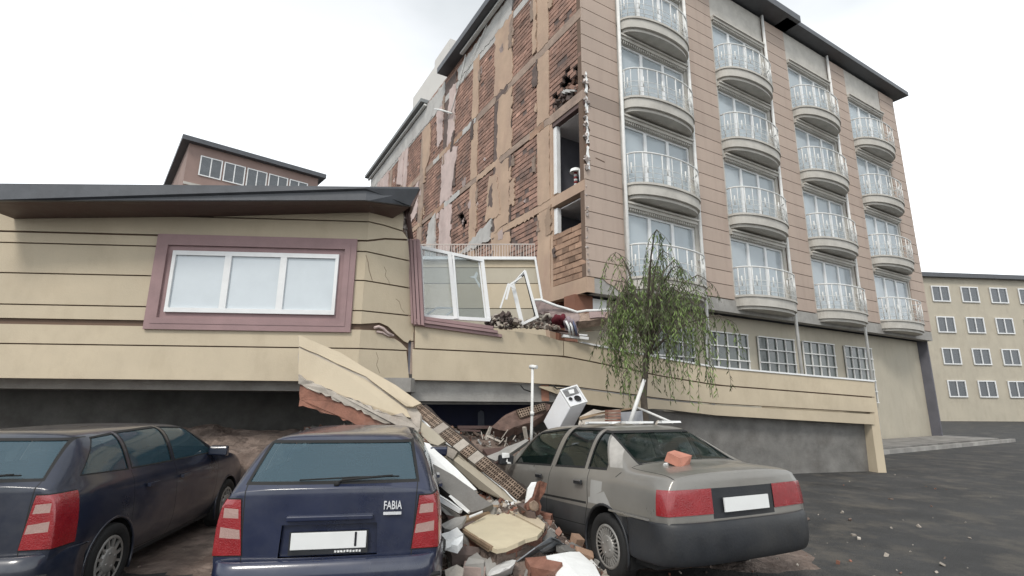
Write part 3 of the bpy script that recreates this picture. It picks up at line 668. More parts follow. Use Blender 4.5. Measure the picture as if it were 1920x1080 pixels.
def take(bm, faces, name, mats, parent, inset=0, label=None, solid=0, idx=0):
    b = MB(); mp_ = {}
    for f in faces:
        ids = []
        for v in f.verts:
            if v.index not in mp_ or mp_[v.index][0] is not v: pass
            key = v
            if key not in mp_: mp_[key] = len(b.v); b.v.append(v.co - v.normal*inset)
            ids.append(mp_[key])
        b.face(ids, 1, f.material_index if isinstance(mats, (list, tuple)) else 0, True)
    bmesh.ops.delete(bm, geom=faces, context='FACES')
    o = b.build(name, mats, parent, world=False, label=label)
    if solid:
        so_ = o.modifiers.new('solid', 'SOLIDIFY'); so_.thickness = solid; so_.offset = -1
    return o
def hull(st, crown=.02, K=6, bulr=.05, bulf=.1):
    V = []; F_ = []; rings = []
    for (y, w, zb, zl, zt, wt) in st:
        zm = (zb+zl)/2
        side = [(w-.10, zb), (w-.015, zb+.14), (w, zb+(zl-zb)*.42), (w-.006, zb+(zl-zb)*.70), (w-.028, zl-.05), (w-.068, zl)]
        side += [((w-.072+wt)/2+.022, zl+(zt-zl)*.5), (wt, zt-.012)]
        ring = [(-x, z) for x, z in side]
        ring += [(-wt+2*wt*i/K, zt+crown*(1-(2*i/K-1)**2)) for i in range(1, K)]
        ring += [(x, z) for x, z in side[::-1]]
        idx = []
        for x, z in ring: idx.append(len(V)); V.append(Vector((x, y, z)))
        rings.append(idx)
    for a, c in zip(rings, rings[1:]):
        for j in range(len(a)-1): F_.append((a[j], c[j], c[j+1], a[j+1]))
    for e, ring, bul in ((0, rings[0], -bulr), (1, rings[-1], bulf)):
        n = len(ring); grid = []
        for j in range(8):
            l, r = ring[j], ring[n-1-j]
            if j == 7: row = ring[7:n-7]
            else:
                row = [l]
                for i in range(1, K):
                    u = i/K; q = V[l].lerp(V[r], u); k = 1-(2*u-1)**2; row.append(len(V)); V.append(q+Vector((0, bul*k, 0)))
                row.append(r)
            grid.append(row)
        for i in range(1, K): V[grid[7][i]] = V[grid[7][i]] + Vector((0, bul*(1-(2*i/K-1)**2)*.9, 0))
        for a, c in zip(grid, grid[1:]):
            for i in range(K): F_.append((a[i], c[i], c[i+1], a[i+1]) if e == 1 else (a[i], a[i+1], c[i+1], c[i]))
    me = bpy.data.meshes.new('hull'); me.from_pydata([tuple(v) for v in V], [], F_)
    o = bpy.data.objects.new('hull', me); col.objects.link(o)
    mod = o.modifiers.new('s', 'SUBSURF'); mod.levels = 2; mod.render_levels = 2
    dg = bpy.context.evaluated_depsgraph_get(); ev = o.evaluated_get(dg).to_mesh()
    bm = bmesh.new(); bm.from_mesh(ev); bpy.data.objects.remove(o, do_unlink=True)
    bmesh.ops.recalc_face_normals(bm, faces=bm.faces)
    for f in bm.faces: f.smooth = True
    bm.normal_update()
    return bm
def surf_z(bm, x, y, up=True):
    from mathutils.bvhtree import BVHTree
    t = BVHTree.FromBMesh(bm); h = t.ray_cast(Vector((x, y, 3)), Vector((0, 0, -1))); return h[0].z if h[0] else 0
def wheel(parent, x, y, r, side, mats, hub='slots'):
    """side -1: outer face towards -x"""
    W = MB(); M4 = Matrix.Translation((x, y, r)) @ (Matrix.Scale(-1, 4, (1, 0, 0)) if side < 0 else Matrix.Identity(4))
    rr = r*.66
    W.lathe([(-.085, rr), (-.09, r*.80), (-.085, r*.93), (-.07, r*.985), (-.02, r), (.04, r), (.075, r*.985), (.088, r*.93), (.092, r*.82), (.085, r*.70), (.072, rr), (-.085, rr)], 40, M4)
    wo = W.build('wheel', mats[0], parent, world=False)
    q = MB(); q.lathe([(-.04, rr), (.07, rr+.003), (.082, rr-.005), (.086, rr-.018), (.078, rr-.026)], 40, M4)
    q.lathe([(.088, .0), (.092, rr*.2), (.088, rr*.46), (.082, rr*.52), (.06, rr*.54)], 32, M4)
    n = 26 if hub == 'slots' else 12
    for i in range(n):
        a = 2*pi*(i+.5)/n; c0, s0 = cos(a), sin(a); wd = .010 if hub == 'slots' else .02
        p = M4 @ Vector((.082, c0*rr*.50, s0*rr*.50)); p2 = M4 @ Vector((.080, c0*(rr-.018), s0*(rr-.018)))
        t = Vector((0, -s0, c0))*wd; d = Vector((-side*.02*1.0, 0, 0))
        q.frame(p-t/2, p2-p, t, d)
    for i in range(4):
        a = 2*pi*i/4+.4; q.lathe([(.092, .0), (.098, .008), (.09, .012)], 8, M4 @ Matrix.Translation((0, cos(a)*rr*.3, sin(a)*rr*.3)))
    q.build('rim', mats[1], wo, world=False)
    q = MB(); q.lathe([(.045, 0), (.045, rr)], 32, M4); q.lathe([(-.085, 0), (-.085, rr)], 32, M4); q.build('brake_disc', RUBBER, wo, world=False)
def seats(root, y, x, m):
    b = MB(); b.box((x, y+.22, .52), (.48, .5, .16), jit=.01); b.box((x, y-.05, .80), (.46, .13, .56), Matrix.Rotation(R(12), 3, 'X'), jit=.01); b.box((x, y-.14, 1.17), (.26, .09, .17), Matrix.Rotation(R(12), 3, 'X'), jit=.01)
    b.build('seat', m, root, world=False, bevel=.03)
def gaps(bm, segs, filt, wd=.007, mi=1, axis='x'):
    for (a, c) in segs:
        e = Vector((c[0]-a[0], c[1]-a[1])).normalized(); n_ = Vector((-e.y, e.x))*wd/2
        A, Cc = Vector(a), Vector(c)
        region(bm, [tuple(A-n_), tuple(Cc-n_), tuple(Cc+n_), tuple(A+n_)], axis, filt, mi)
def carbody_finish(bm, mats, root, name='body'):
    me = bpy.data.meshes.new(name); bm.to_mesh(me)
    for m_ in mats: me.materials.append(m_)
    at = me.attributes.new('tone', 'FLOAT', 'FACE'); at.data.foreach_set('value', [1.0]*len(me.polygons))
    o = bpy.data.objects.new(name, me); col.objects.link(o); o.parent = root; bm.free(); return o
circ = lambda y, z, r, n=22: [(y+r*cos(2*pi*i/n), z+r*sin(2*pi*i/n)) for i in range(n)]
LS = lambda c: c.x < -.45
RS = lambda c: c.x > .45
CLEAR = mat('clear_lens', (.38, .25, .22), .25, .1, 8, .3, 120, spec=.8, coat=.5)
REDL = mat('red_lens', (.27, .010, .014), .22, .15, 10, .35, 110, spec=.8, coat=.8)
CHROME = mat('worn_metal_trim', (.36, .36, .36), .35, .1, 6, 0, metal=.7)
PLATE = mat('number_plate', (.72, .73, .72), .5, .04, 4, 0); INK = mat('plate_ink', (.015, .015, .02), .6, .05, 4, 0)
SEAT = mat('seat_cloth', (.045, .047, .05), .95, .2, 10, .3)
HUB = mat('hubcap', (.34, .33, .31), .45, .12, 6, .05, metal=.35, dirt=(.16, .14, .12), dirt_amt=.6)
def text3d(s, size, M4, name, m_, root, ext=.0015, sx=1):
    cu = bpy.data.curves.new(name, 'FONT'); cu.body = s; cu.size = size; cu.extrude = ext; cu.align_x = 'CENTER'; cu.align_y = 'CENTER'; cu.offset = size*.012; cu.resolution_u = 3
    t = bpy.data.objects.new(name, cu); col.objects.link(t); dg = bpy.context.evaluated_depsgraph_get()
    me = bpy.data.meshes.new_from_object(t.evaluated_get(dg)); bpy.data.objects.remove(t, do_unlink=True)
    me.transform(M4 @ Matrix.Scale(sx, 4, (1, 0, 0))); me.materials.clear(); me.materials.append(m_)
    at = me.attributes.new('tone', 'FLOAT', 'FACE'); at.data.foreach_set('value', [1.0]*len(me.polygons))
    o = bpy.data.objects.new(name, me); col.objects.link(o); o.parent = root; return o
REARM = Matrix.Rotation(pi/2, 4, 'X')     # text facing -y
def hatchback(loc, head, label, paint, glass, badge=None, number=None):
    root = empty('parked_car', loc, label, 'car', rot=(0, 0, -head))
    st = [(-1.905, .775, .30, .93, .985, .655), (-1.88, .79, .28, .94, 1.01, .655), (-1.70, .812, .25, .96, 1.19, .615), (-1.55, .82, .23, .965, 1.315, .585), (-1.47, .82, .22, .965, 1.335, .578), (-1.3, .822, .2, .96, 1.34, .575),
          (-.6, .825, .2, .945, 1.34, .58), (.2, .825, .2, .93, 1.335, .58), (.42, .825, .2, .92, 1.30, .585), (.98, .825, .2, .91, 1.0, .66), (1.12, .822, .2, .90, .955, .68), (1.65, .79, .22, .84, .885, .65), (1.88, .74, .26, .74, .80, .6), (1.95, .71, .32, .60, .67, .5)]
    bm = hull(st, crown=.012)
    RE = lambda c: c.y < -1.40
    RR_ = lambda c: c.y < -1.72 and abs(c.x) > .5
    # rear screen
    gp = [(-.60, 1.035), (.60, 1.035), (.54, 1.285), (-.54, 1.285)]
    rub = [(-.625, 1.015), (.625, 1.015), (.56, 1.305), (-.56, 1.305)]
    REG = lambda c: -1.93 < c.y < -1.40 and abs(c.x) < .7
    region(bm, rub, 'y', REG, 1); fs = region(bm, gp, 'y', REG)
    for f in fs: f.material_index = 0
    take(bm, fs, 'rear_window', glass, root, .006)
    # side windows
    for S, sg in ((LS, -1), (RS, 1)):
        for poly, lab in (([(-1.62, 1.03), (-1.02, 1.0), (-1.02, 1.30), (-1.34, 1.285)], 'q'), ([(-.95, 1.0), (-.25, .985), (-.25, 1.315), (-.95, 1.305)], 'r'), ([(-.17, .985), (.80, .97), (.33, 1.28), (-.17, 1.315)], 'f')):
            cx = sum(p[0] for p in poly)/4; cz = sum(p[1] for p in poly)/4
            big = [(cx+(p[0]-cx)*1.06, cz+(p[1]-cz)*1.09) for p in poly]
            region(bm, big, 'x', S, 1); fs = region(bm, poly, 'x', S)
            for f in fs: f.material_index = 0
            take(bm, fs, 'side_window', glass, root, .006)
        for wy in (-1.22, 1.20):
            fs = region(bm, circ(wy, .29, .335), 'x', lambda c, sg=sg: c.x*sg > .55 and c.z < .72); bmesh.ops.delete(bm, geom=fs, context='FACES')
            b = MB(); 
            pts = [Vector((sg*.812, wy+.337*cos(a), .29+.337*sin(a))) for a in [R(-25+q*230/20) for q in range(21)]]
            b.tube(pts, .012, 6); b.build('arch_lip', paint, root, world=False)
            b = MB()
            for q in range(20):
                a0, a1 = R(-25+q*230/20), R(-25+(q+1)*230/20)
                pa = [Vector((x, wy+.34*cos(a), .29+.34*sin(a))) for x, a in ((sg*.80, a0), (sg*.80, a1), (sg*.5, a1), (sg*.5, a0))]; b.poly(pa)
            b.build('arch_liner', RUBBER, root, world=False)
            wheel(root, sg*.735, wy, .29, sg, (RUBBER, HUB), 'spokes')
        dg_ = [((-.98, .98), (-.98, .42)), ((-.98, .42), (-.80, .27)), ((-.80, .27), (-.2, .25)), ((-.21, .25), (-.21, .98)), ((-.21, .25), (.72, .25)), ((.72, .25), (.86, .92))]
        gaps(bm, dg_, S)
        b = MB(); b.bar((sg*.835, -.80, .82), (sg*.835, -.62, .82), .03, .03); b.build('door_handle', paint, root, world=False); b = MB(); b.bar((sg*.835, .02, .81), (sg*.835, -.16, .81), .03, .03); b.build('door_handle', paint, root, world=False)
        b = MB(); b.box((sg*.86, .66, .99), (.22, .10, .12), jit=.012); b.build('door_mirror', paint, root, world=False, bevel=.02)
    region(bm, [(-.60, 1.0), (.60, 1.0), (.52, 1.345), (-.52, 1.345)], 'y', lambda c: c.y > .35 and abs(c.x) < .7, 1)
    fs = region(bm, [(-.58, 1.02), (.58, 1.02), (.50, 1.33), (-.50, 1.33)], 'y', lambda c: c.y > .35 and abs(c.x) < .7)
    for f in fs: f.material_index = 0
    take(bm, fs, 'windscreen', glass, root, .006)
    # tail lights wrap round the corners
    for sg in (-1, 1):
        fl = lambda c, sg=sg: c.x*sg > .50 and c.y < -1.70
        mir = lambda pl, sg=sg: [(x*sg, z) for x, z in pl]
        out_ = mir([(.585, .56), (.9, .56), (.9, .925), (.628, .925)])
        region(bm, mir([(.577, .55), (.9, .55), (.9, .935), (.620, .935)]), 'y', fl, 1)
        fs = region(bm, out_, 'y', fl, 2)
        region(bm, mir([(.63, .80), (.735, .805), (.735, .870), (.638, .862)]), 'y', fl, 3)
        region(bm, mir([(.605, .665), (.745, .675), (.745, .745), (.614, .725)]), 'y', fl, 3)
        fs = [f for f in bm.faces if f.material_index in (2, 3) and fl(f.calc_center_median())]
        take(bm, fs, 'tail_light', [paint, RUBBER, REDL, CLEAR], root, -.006)
    RB = lambda c: c.y < -1.7 and abs(c.x) < .70
    gaps(bm, [((-.585, .50), (-.61, 1.02)), ((.585, .50), (.61, 1.02)), ((-.60, .49), (.60, .49))], RB, .008, axis='y')
    rc = [(-.34, .535), (.34, .535), (.33, .75), (-.33, .75)]
    fs = region(bm, rc, 'y', RB); 
    for f in fs: f.smooth = True
    take(bm, fs, 'plate_recess', paint, root, .03)
    carbody_finish(bm, [paint, RUBBER, REDL, CLEAR], root)
    # rear bumper as its own curved moulding
    b = MB(); K = 16; prof_ = [(.515, .0), (.535, .035), (.52, .075), (.45, .10), (.40, .098), (.30, .085), (.22, .04), (.20, .0)]
    base = len(b.v)
    for i in range(K+1):
        u = i/K*2-1; x = .83*math.copysign(min(1, abs(u)*1.06)**.9, u) if abs(u) < .95 else math.copysign(.832, u)
        yb = -1.915 - .035*(1-u*u) if abs(u) < .8 else -1.915+.35*((abs(u)-.8)/.2)**1.6
        for (z, o_) in prof_: b.v.append(Vector((x*(1+o_*.05), yb-o_*(1 if abs(u) < .9 else .4), z)))
    k = len(prof_)
    for i in range(K):
        for j in range(k-1): b.face((base+i*k+j, base+i*k+j+1, base+(i+1)*k+j+1, base+(i+1)*k+j), 1, 0, True)
    bo = b.build('rear_bumper', paint, root, world=False)
    sm = bo.modifiers.new('s', 'SUBSURF'); sm.levels = 1; sm.render_levels = 2; bo.modifiers.new('t', 'SOLIDIFY').thickness = .01
    b = MB(); b.tube([(-.80, -1.93, .385), (-.5, -2.035, .385), (0, -2.055, .385), (.5, -2.035, .385), (.80, -1.93, .385)], .016, 8); b.build('rub_strip', PLAST, bo, world=False)
    b = MB(); b.box((0, -1.955, .795), (.60, .05, .035)); b.build('tailgate_handle', paint, root, world=False, bevel=.008)
    b = MB(); b.frame((-.26, -1.955, .585), (.52, 0, 0), (0, .012, 0), (0, 0, .112)); po = b.build('number_plate', PLATE, root, world=False, bevel=.003)
    b = MB(); b.frame((-.272, -1.948, .55), (.544, 0, 0), (0, .01, 0), (0, 0, .152)); b.build('plate_holder', PLAST, po, world=False)
    if number:
        text3d(number, .135, Matrix.Translation((.185, -1.957, .641)) @ REARM, 'plate_digit', INK, po, sx=.9)
        b = MB()
        for q in range(9): b.box((.05+q*.021, -1.951, .566), (.014, .006, .012), jit=.002)
        b.build('holder_lettering', WHITE, po, world=False)
    if badge:
        bo = text3d(badge, .082, Matrix.Translation((.435, -1.952, .865)) @ REARM, 'badge', CHROME_W, root, .003, sx=.62)
        b = MB(); b.box((.435, -1.953, .812), (.13, .006, .02)); b.build('badge_bar', CHROME_W, bo, world=False)
    # wiper
    b = MB(); b.tube([(.02, -1.90, 1.02), (.06, -1.905, 1.045), (.42, -1.875, 1.065)], .009, 6); b.tube([(-.25, -1.885, 1.045), (.15, -1.885, 1.06), (.47, -1.872, 1.06)], .006, 5); b.lathe([(0, .02), (.03, .02), (.03, 0)], 10, Matrix.Translation((.02, -1.9, 1.02)) @ Matrix.Rotation(-pi/2, 4, 'Z')); b.build('rear_wiper', RUBBER, root, world=False)
    b = MB(); b.box((0, 0, .30), (1.5, 3.3, .18)); b.box((0, -1.3, .55), (1.3, .8, .1)); b.build('floor_pan', RUBBER, root, world=False)
    for x in (-.36, .36): seats(root, -.15, x, SEAT)
    b = MB(); b.box((0, -1.0, .78), (1.2, .14, .5), Matrix.Rotation(R(12), 3, 'X'), jit=.01)
    for x in (-.36, .36): b.box((x, -1.08, 1.1), (.24, .08, .14))
    b.build('rear_bench', SEAT, root, world=False, bevel=.02)
    return root
CHROME_W = mat('bright_badge', (.75, .76, .78), .3, .05, 5, 0, metal=.3)
BLUEP = mat('dark_blue_paint', (.009, .015, .045), .32, .12, 2.2, .02, 30, dirt=(.07, .075, .09), dirt_amt=.35, spec=.6, coat=.7)
BLUEP2 = mat('black_blue_paint', (.008, .013, .03), .35, .15, 2.2, .02, 30, dirt=(.08, .08, .085), dirt_amt=.45, spec=.6, coat=.6)
h_ = R(-10)
c_ = P(832, 1040, 4.28); fwd = Vector((sin(h_), cos(h_), 0)); rgt = Vector((cos(h_), -sin(h_), 0))
BC = c_ - rgt*.835 + fwd*1.75; BC.z = 0
hatchback(BC, h_, 'dark blue hatchback seen from behind with red tail lights, under the fallen wall panel', BLUEP, BLUEGL, 'FABIA', '1')
hatchback(Vector((-4.35, 5.75, 0)), R(-8), 'blackish blue hatchback parked at the far left, its plate blank', BLUEP2, BLUEGL)
# ---- grey saloon
GP = mat('grey_metallic_paint', (.245, .235, .215), .36, .14, 1.6, .03, 40, dirt=(.30, .28, .25), dirt_amt=.35, metal=.35, spec=.5, coat=.35)
PRIMER = mat('faded_paint_patch', (.34, .335, .32), .6, .08, 4, .05)
DUSTP = mat('dust_covered_paint', (.36, .345, .32), .75, .25, 5, .1)
def saloon():
    M3 = Matrix.Rotation(R(-3.6), 3, 'X')
    hd = R(-23.9); Rz = Matrix.Rotation(-hd, 3, 'Z'); MM = Rz @ M3
    O = Vector((.93, 5.15, 0)) - MM @ Vector((-.83, -1.33, 0))
    root = empty('parked_car', O, 'dusty grey four-door saloon with multi-slot hubcap, rubble against its front door', 'car')
    root.rotation_euler = MM.to_euler()
    st = [(-2.19, .80, .34, .90, .965, .655), (-2.13, .825, .32, .925, .985, .675), (-1.95, .845, .30, .94, .998, .69), (-1.66, .855, .27, .948, 1.008, .70), (-1.56, .856, .26, .95, 1.05, .69), (-1.12, .857, .24, .947, 1.315, .595), (-1.02, .857, .24, .946, 1.355, .58), (-.85, .858, .22, .944, 1.385, .575),
          (-.2, .860, .2, .932, 1.405, .58), (.45, .860, .2, .918, 1.385, .585), (.62, .86, .2, .912, 1.325, .59), (1.22, .852, .2, .897, .965, .68), (1.38, .85, .2, .887, .93, .70), (1.95, .825, .22, .80, .845, .68), (2.15, .79, .28, .68, .74, .62), (2.21, .76, .34, .56, .62, .54)]
    bm = hull(st, bulr=.06)
    for S, sg in ((LS, -1), (RS, 1)):
        for poly in ([(-.02, .965), (.86, .94), (.50, 1.27), (-.10, 1.352), (-.2, 1.352)], [(-.30, .97), (-.90, .985), (-.90, 1.345), (-.38, 1.362)], [(-1.0, .985), (-1.30, .99), (-1.30, 1.04), (-1.08, 1.315), (-1.0, 1.325)]):
            poly = [(p[0]-.0, p[1]) for p in poly]
            if poly[0][0] == -.02: poly = [(-.16, .968), (.86, .945), (.52, 1.26), (.40, 1.315), (-.24, 1.36)]
            cx = sum(p[0] for p in poly)/len(poly); cz = sum(p[1] for p in poly)/len(poly)
            big = [(p[0]+math.copysign(.022, p[0]-cx), p[1]+math.copysign(.022, p[1]-cz)) for p in poly]
            region(bm, big, 'x', S, 1); fs = region(bm, poly, 'x', S)
            for f in fs: f.material_index = 0
            take(bm, fs, 'side_window', CARGL, root, .008)
        for wy in (-1.33, 1.33):
            fs = region(bm, circ(wy, .31, .35), 'x', lambda c, sg=sg: c.x*sg > .55 and c.z < .74); bmesh.ops.delete(bm, geom=fs, context='FACES')
            b = MB(); b.tube([Vector((sg*.848, wy+.352*cos(a), .31+.352*sin(a))) for a in [R(-25+q*230/20) for q in range(21)]], .014, 6); b.build('arch_lip', PLAST, root, world=False)
            b = MB()
            for q in range(20):
                a0, a1 = R(-25+q*230/20), R(-25+(q+1)*230/20)
                b.poly([Vector((x, wy+.355*cos(a), .31+.355*sin(a))) for x, a in ((sg*.84, a0), (sg*.84, a1), (sg*.5, a1), (sg*.5, a0))])
            b.build('arch_liner', RUBBER, root, world=False)
            wheel(root, sg*.755, wy, .295, sg, (RUBBER, HUB))
        # gaps: doors, rub line, sill
        gaps(bm, [((-1.02, .97), (-1.05, .66)), ((-1.05, .66), (-.97, .45)), ((-.97, .45), (-.94, .27)), ((-.94, .27), (-.12, .25)), ((-.22, .96), (-.13, .25)), ((-.13, .25), (1.0, .25)), ((1.0, .25), (1.04, .9)),
                  ((-1.56, .965), (-1.50, .92)), ((-.98, .43), (1.0, .40))], S, .009)
        gaps(bm, [((-1.02, .645), (1.0, .62))], S, .022, mi=2)
        region(bm, [(-2.4, .30), (-1.62, .30), (-1.62, .60), (-2.4, .60)], 'x', S, 3)
        region(bm, [(-1.0, .24), (-.0, .24), (-.0, .43), (-1.0, .44)], 'x', S, 3) if False else None
    region(bm, [(-2.0, .0), (-1.06, .0), (-1.06, .0)], 'x', LS) if False else None
    region(bm, [(-1.10, .87), (-1.30, .865), (-1.30, .78), (-1.10, .70)], 'x', LS, 4); region(bm, [(-1.06, .70), (-1.34, .78), (-1.42, .70), (-1.45, .655), (-1.06, .655)], 'x', LS, 4)
    # dusty C-pillar
    region(bm, [(-1.36, 1.0), (-1.55, 1.0), (-1.16, 1.33), (-1.09, 1.33)], 'x', lambda c: abs(c.x) > .5, 5)
    for yf, gl_, rb in ((lambda c: -1.62 < c.y < -1.0 and abs(c.x) < .72, [(-.585, 1.045), (.585, 1.045), (.515, 1.315), (-.515, 1.315)], [(-.61, 1.025), (.61, 1.025), (.535, 1.34), (-.535, 1.34)]),
                        (lambda c: .5 < c.y < 1.4 and abs(c.x) < .72, [(-.60, .995), (.60, .995), (.52, 1.30), (-.52, 1.30)], [(-.63, .975), (.63, .975), (.54, 1.32), (-.54, 1.32)])):
        region(bm, rb, 'y', yf, 1); fs = region(bm, gl_, 'y', yf)
        for f in fs: f.material_index = 0
        take(bm, fs, 'rear_window' if yf(Vector((0, -1.3, 0))) else 'windscreen', CARGL, root, .008)
    T = lambda c: c.y < -1.5 and c.z > .94
    gaps(bm, [((-.68, -1.62), (.68, -1.62)), ((-.70, -2.25), (-.70, -1.62)), ((.70, -2.25), (.70, -1.62))], T, .009, axis='z')
    RE = lambda c: c.y < -2.05
    for sg in (-1, 1):
        fs = region(bm, [(sg*.36, .66), (sg*.9, .66), (sg*.9, .86), (sg*.36, .86)], 'y', lambda c, sg=sg: c.y < -2.06 and c.x*sg > .3, 0); take(bm, fs, 'tail_light', REDL, root, -.006)
    region(bm, [(-.36, .62), (.36, .62), (.36, .86), (-.36, .86)], 'y', RE, 3)
    for S in (LS, RS):  # shade and reflected dark rubble painted into the lower side colour
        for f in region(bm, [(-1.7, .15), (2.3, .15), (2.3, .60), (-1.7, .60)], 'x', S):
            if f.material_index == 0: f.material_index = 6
    carbody_finish(bm, [GP, RUBBER, RUBBER, PLAST, PRIMER, DUSTP, mat('reflection_dark_paint', (.05, .052, .055), .42, .2, 2, .03, 40, dirt=(.16, .15, .13), dirt_amt=.3, spec=.5, coat=.2)], root)
    # bumper
    for e in (-1, 1):
        b = MB(); base = len(b.v); K = 18; prof_ = [(.60, -.02), (.615, .02), (.60, .055), (.48, .065), (.34, .05), (.28, .0)]
        for i in range(K+1):
            u = i/K*2-1; a = u*pi/2*.98
            x = .865*math.copysign(abs(sin(a))**.55, u); yb = (-2.265 if e < 0 else 2.25)
            yy = -1.69 if e < 0 else 1.72
            y = yy + (yb-yy)*cos(a)**.32 if abs(u) < 1 else yy
            for (z, o_) in prof_: b.v.append(Vector((x*(1+o_*.25), y+e*o_*cos(a)**.3, z)))
        k = len(prof_)
        for i in range(K):
            for j in range(k-1):
                q = (base+i*k+j, base+(i+1)*k+j, base+(i+1)*k+j+1, base+i*k+j+1); b.face(q if e > 0 else q[::-1], 1, 0, True)
        bo = b.build('bumper', PLAST, root, world=False); bo.modifiers.new('t', 'SOLIDIFY').thickness = .01
        sm = bo.modifiers.new('s', 'SUBSURF'); sm.levels = 1
    b = MB()
    b.bar((-.872, -1.45, .632), (-.866, -1.68, .628), .016, .012); b.bar((-.872, -1.68, .628), (-.868, -2.02, .622), .016, .012); b.bar((.872, -1.02, .635), (.868, -2.02, .622), .016, .012)
    b.build('side_trim', CHROME, root, world=False)
    for sg in (-1, 1):
        for y in (-.90, .0):
            b = MB(); b.bar((sg*.868, y-.075, .835), (sg*.868, y+.075, .835), .045, .022); h = b.build('door_handle', PLAST, root, world=False, bevel=.006)
            b = MB(); b.bar((sg*.882, y-.07, .852), (sg*.882, y+.06, .852), .012, .012); b.build('pull', CHROME, h, world=False)
        b = MB(); b.box((sg*.95, .80, .985), (.20, .10, .12), jit=.012); b.build('door_mirror', PLAST, root, world=False, bevel=.02)
    b = MB(); b.box((-.98, .74, 1.04), (.10, .02, .05), jit=.012); b.box((-.96, .76, .985), (.035, .03, .06), jit=.01); b.box((-.93, .74, .94), (.05, .03, .03), jit=.01); b.build('broken_mirror_glass', WHITE, root, world=False)
    b = MB(); b.tube([(-.60, 1.15, .98), (-.50, .62, 1.33)], .004, 4); b.tube([(-.57, -1.59, 1.03), (.57, -1.59, 1.03)], .012, 6)
    b.build('rubber_seal', RUBBER, root, world=False)
    b = MB(); b.box((0, 0, .30), (1.55, 3.9, .16)); b.box((0, -1.3, .93), (1.2, .5, .03)); b.build('floor_pan', RUBBER, root, world=False)
    b = MB(); b.box((.02, -1.42, .975), (1.1, .22, .02), jit=.01); b.build('parcel_shelf', mat('blue_grey_shelf', (.10, .14, .20), .9), root, world=False)
    for x in (-.36, .36): seats(root, .02, x, SEAT)
    b = MB(); b.box((0, -.85, .78), (1.25, .14, .5), Matrix.Rotation(R(12), 3, 'X'), jit=.01)
    for x in (-.36, .36): b.box((x, -.93, 1.12), (.24, .08, .14))
    b.build('rear_bench', SEAT, root, world=False, bevel=.02)
    b = MB(); b.frame((-.26, -2.275, .67), (.52, 0, 0), (0, .012, 0), (0, 0, .112)); b.build('number_plate', PLATE, root, world=False)
    return root, MM, O
GC, GM, GO = saloon()
# ------------------------------------------------------------------ rubble
def QZ(px, py, z):                       # the point on the level z that the photo shows at a pixel
    d = ray(px, py); k = (z-CAMH)/d.z; return Vector((d.x*k, d.y*k, z))
def carside(y): return .93 - .443*(y-5.15)
def smooth(e0, e1, x):
    t = min(1, max(0, (x-e0)/(e1-e0))); return t*t*(3-2*t)
from mathutils import noise
def heap_z(x, y):
    h = .10*smooth(3.6, 5, y) + .30*smooth(4.6, 6.2, y) + .45*smooth(6.2, 8.2, y) + .42*smooth(8, 9.6, y)
    if y < 7.9: h *= .10 + .90*smooth(-.95, -.35, x) if y < 7.2 else .10+.9*max(smooth(-.95, -.35, x), smooth(7.2, 7.9, y))
    h *= 1-.92*smooth(carside(y)-.35, carside(y)+.15, x)*(1-smooth(8.2, 9.4, y))
    h *= 1-.6*smooth(.15, .4, x)*(1-smooth(4.9, 5.6, y)); h *= 1-.75*smooth(9.0, 9.8, y); h *= 1-smooth(2.4, 4.6, x); h *= smooth(-9.5, -7.5, x) if x < -7 else 1
    h += .10*noise.noise(Vector((x*1.7, y*1.7, 3)))*min(1, h*4) + .05*noise.noise(Vector((x*6, y*6, 1)))*min(1, h*4)
    return max(h, -.05)
b = MB(); nx, ny = 150, 90; X0, X1, Y0, Y1 = -9.5, 7.5, 3.5, 11.6
for j in range(ny+1):
    for i in range(nx+1):
        x = X0+(X1-X0)*i/nx; y = Y0+(Y1-Y0)*j/ny; b.v.append(Vector((x, y, heap_z(x, y)-.02)))
for j in range(ny):
    for i in range(nx):
        a = j*(nx+1)+i; b.face((a, a+1, a+nx+2, a+nx+1), rnd.uniform(.75, 1.2), 0, False)
tag(b.build('rubble_heap', SOIL), 'brown heap of dust and crushed masonry spilling out between the cars', 'rubble', kind='stuff')
def rrot(): return Matrix.Rotation(rnd.uniform(0, 6.28), 3, Vector((rnd.uniform(-1, 1), rnd.uniform(-1, 1), rnd.uniform(-1, 1))).normalized())
PALEB = mat('pale_rubble', (.42, .38, .33), .95, .25, 4, .6, dirt=(.25, .2, .17), dirt_amt=.6)
# fine crumbs
b = MB(); mats_ = [SOIL, BRICKR, PALEB, CONC, WHITE]
for q in range(8200):
    if q < 5200: y = rnd.uniform(4.2, 8.5); x = rnd.uniform(-.75, carside(y)+.1)
    else: y = rnd.uniform(7.6, 9.4); x = rnd.uniform(-3.5, 3.4)
    k = rnd.choice((.012, .02, .03, .045, .06))
    b.box((x, y, heap_z(x, y)+k*.1), (k*rnd.uniform(.7, 2.2), k, k*rnd.uniform(.4, 1)), rrot(), tone=rnd.uniform(.55, 1.2), mi=rnd.choices(range(5), (5, 3, 3, 2, .6))[0], jit=k*.2)
for q in range(900):
    y = rnd.uniform(3.2, 6); x = rnd.uniform(-.7, .9); k = rnd.choice((.01, .02, .03)); b.box((x, y, heap_z(x, y)+.005), (k, k, k*.6), rrot(), tone=rnd.uniform(.5, 1.2), mi=rnd.choices(range(5), (5, 3, 3, 2, .6))[0])
tag(b.build('rubble_crumbs', mats_), 'fine crumbs of brick, plaster and mortar strewn over the heap', 'rubble', kind='stuff')
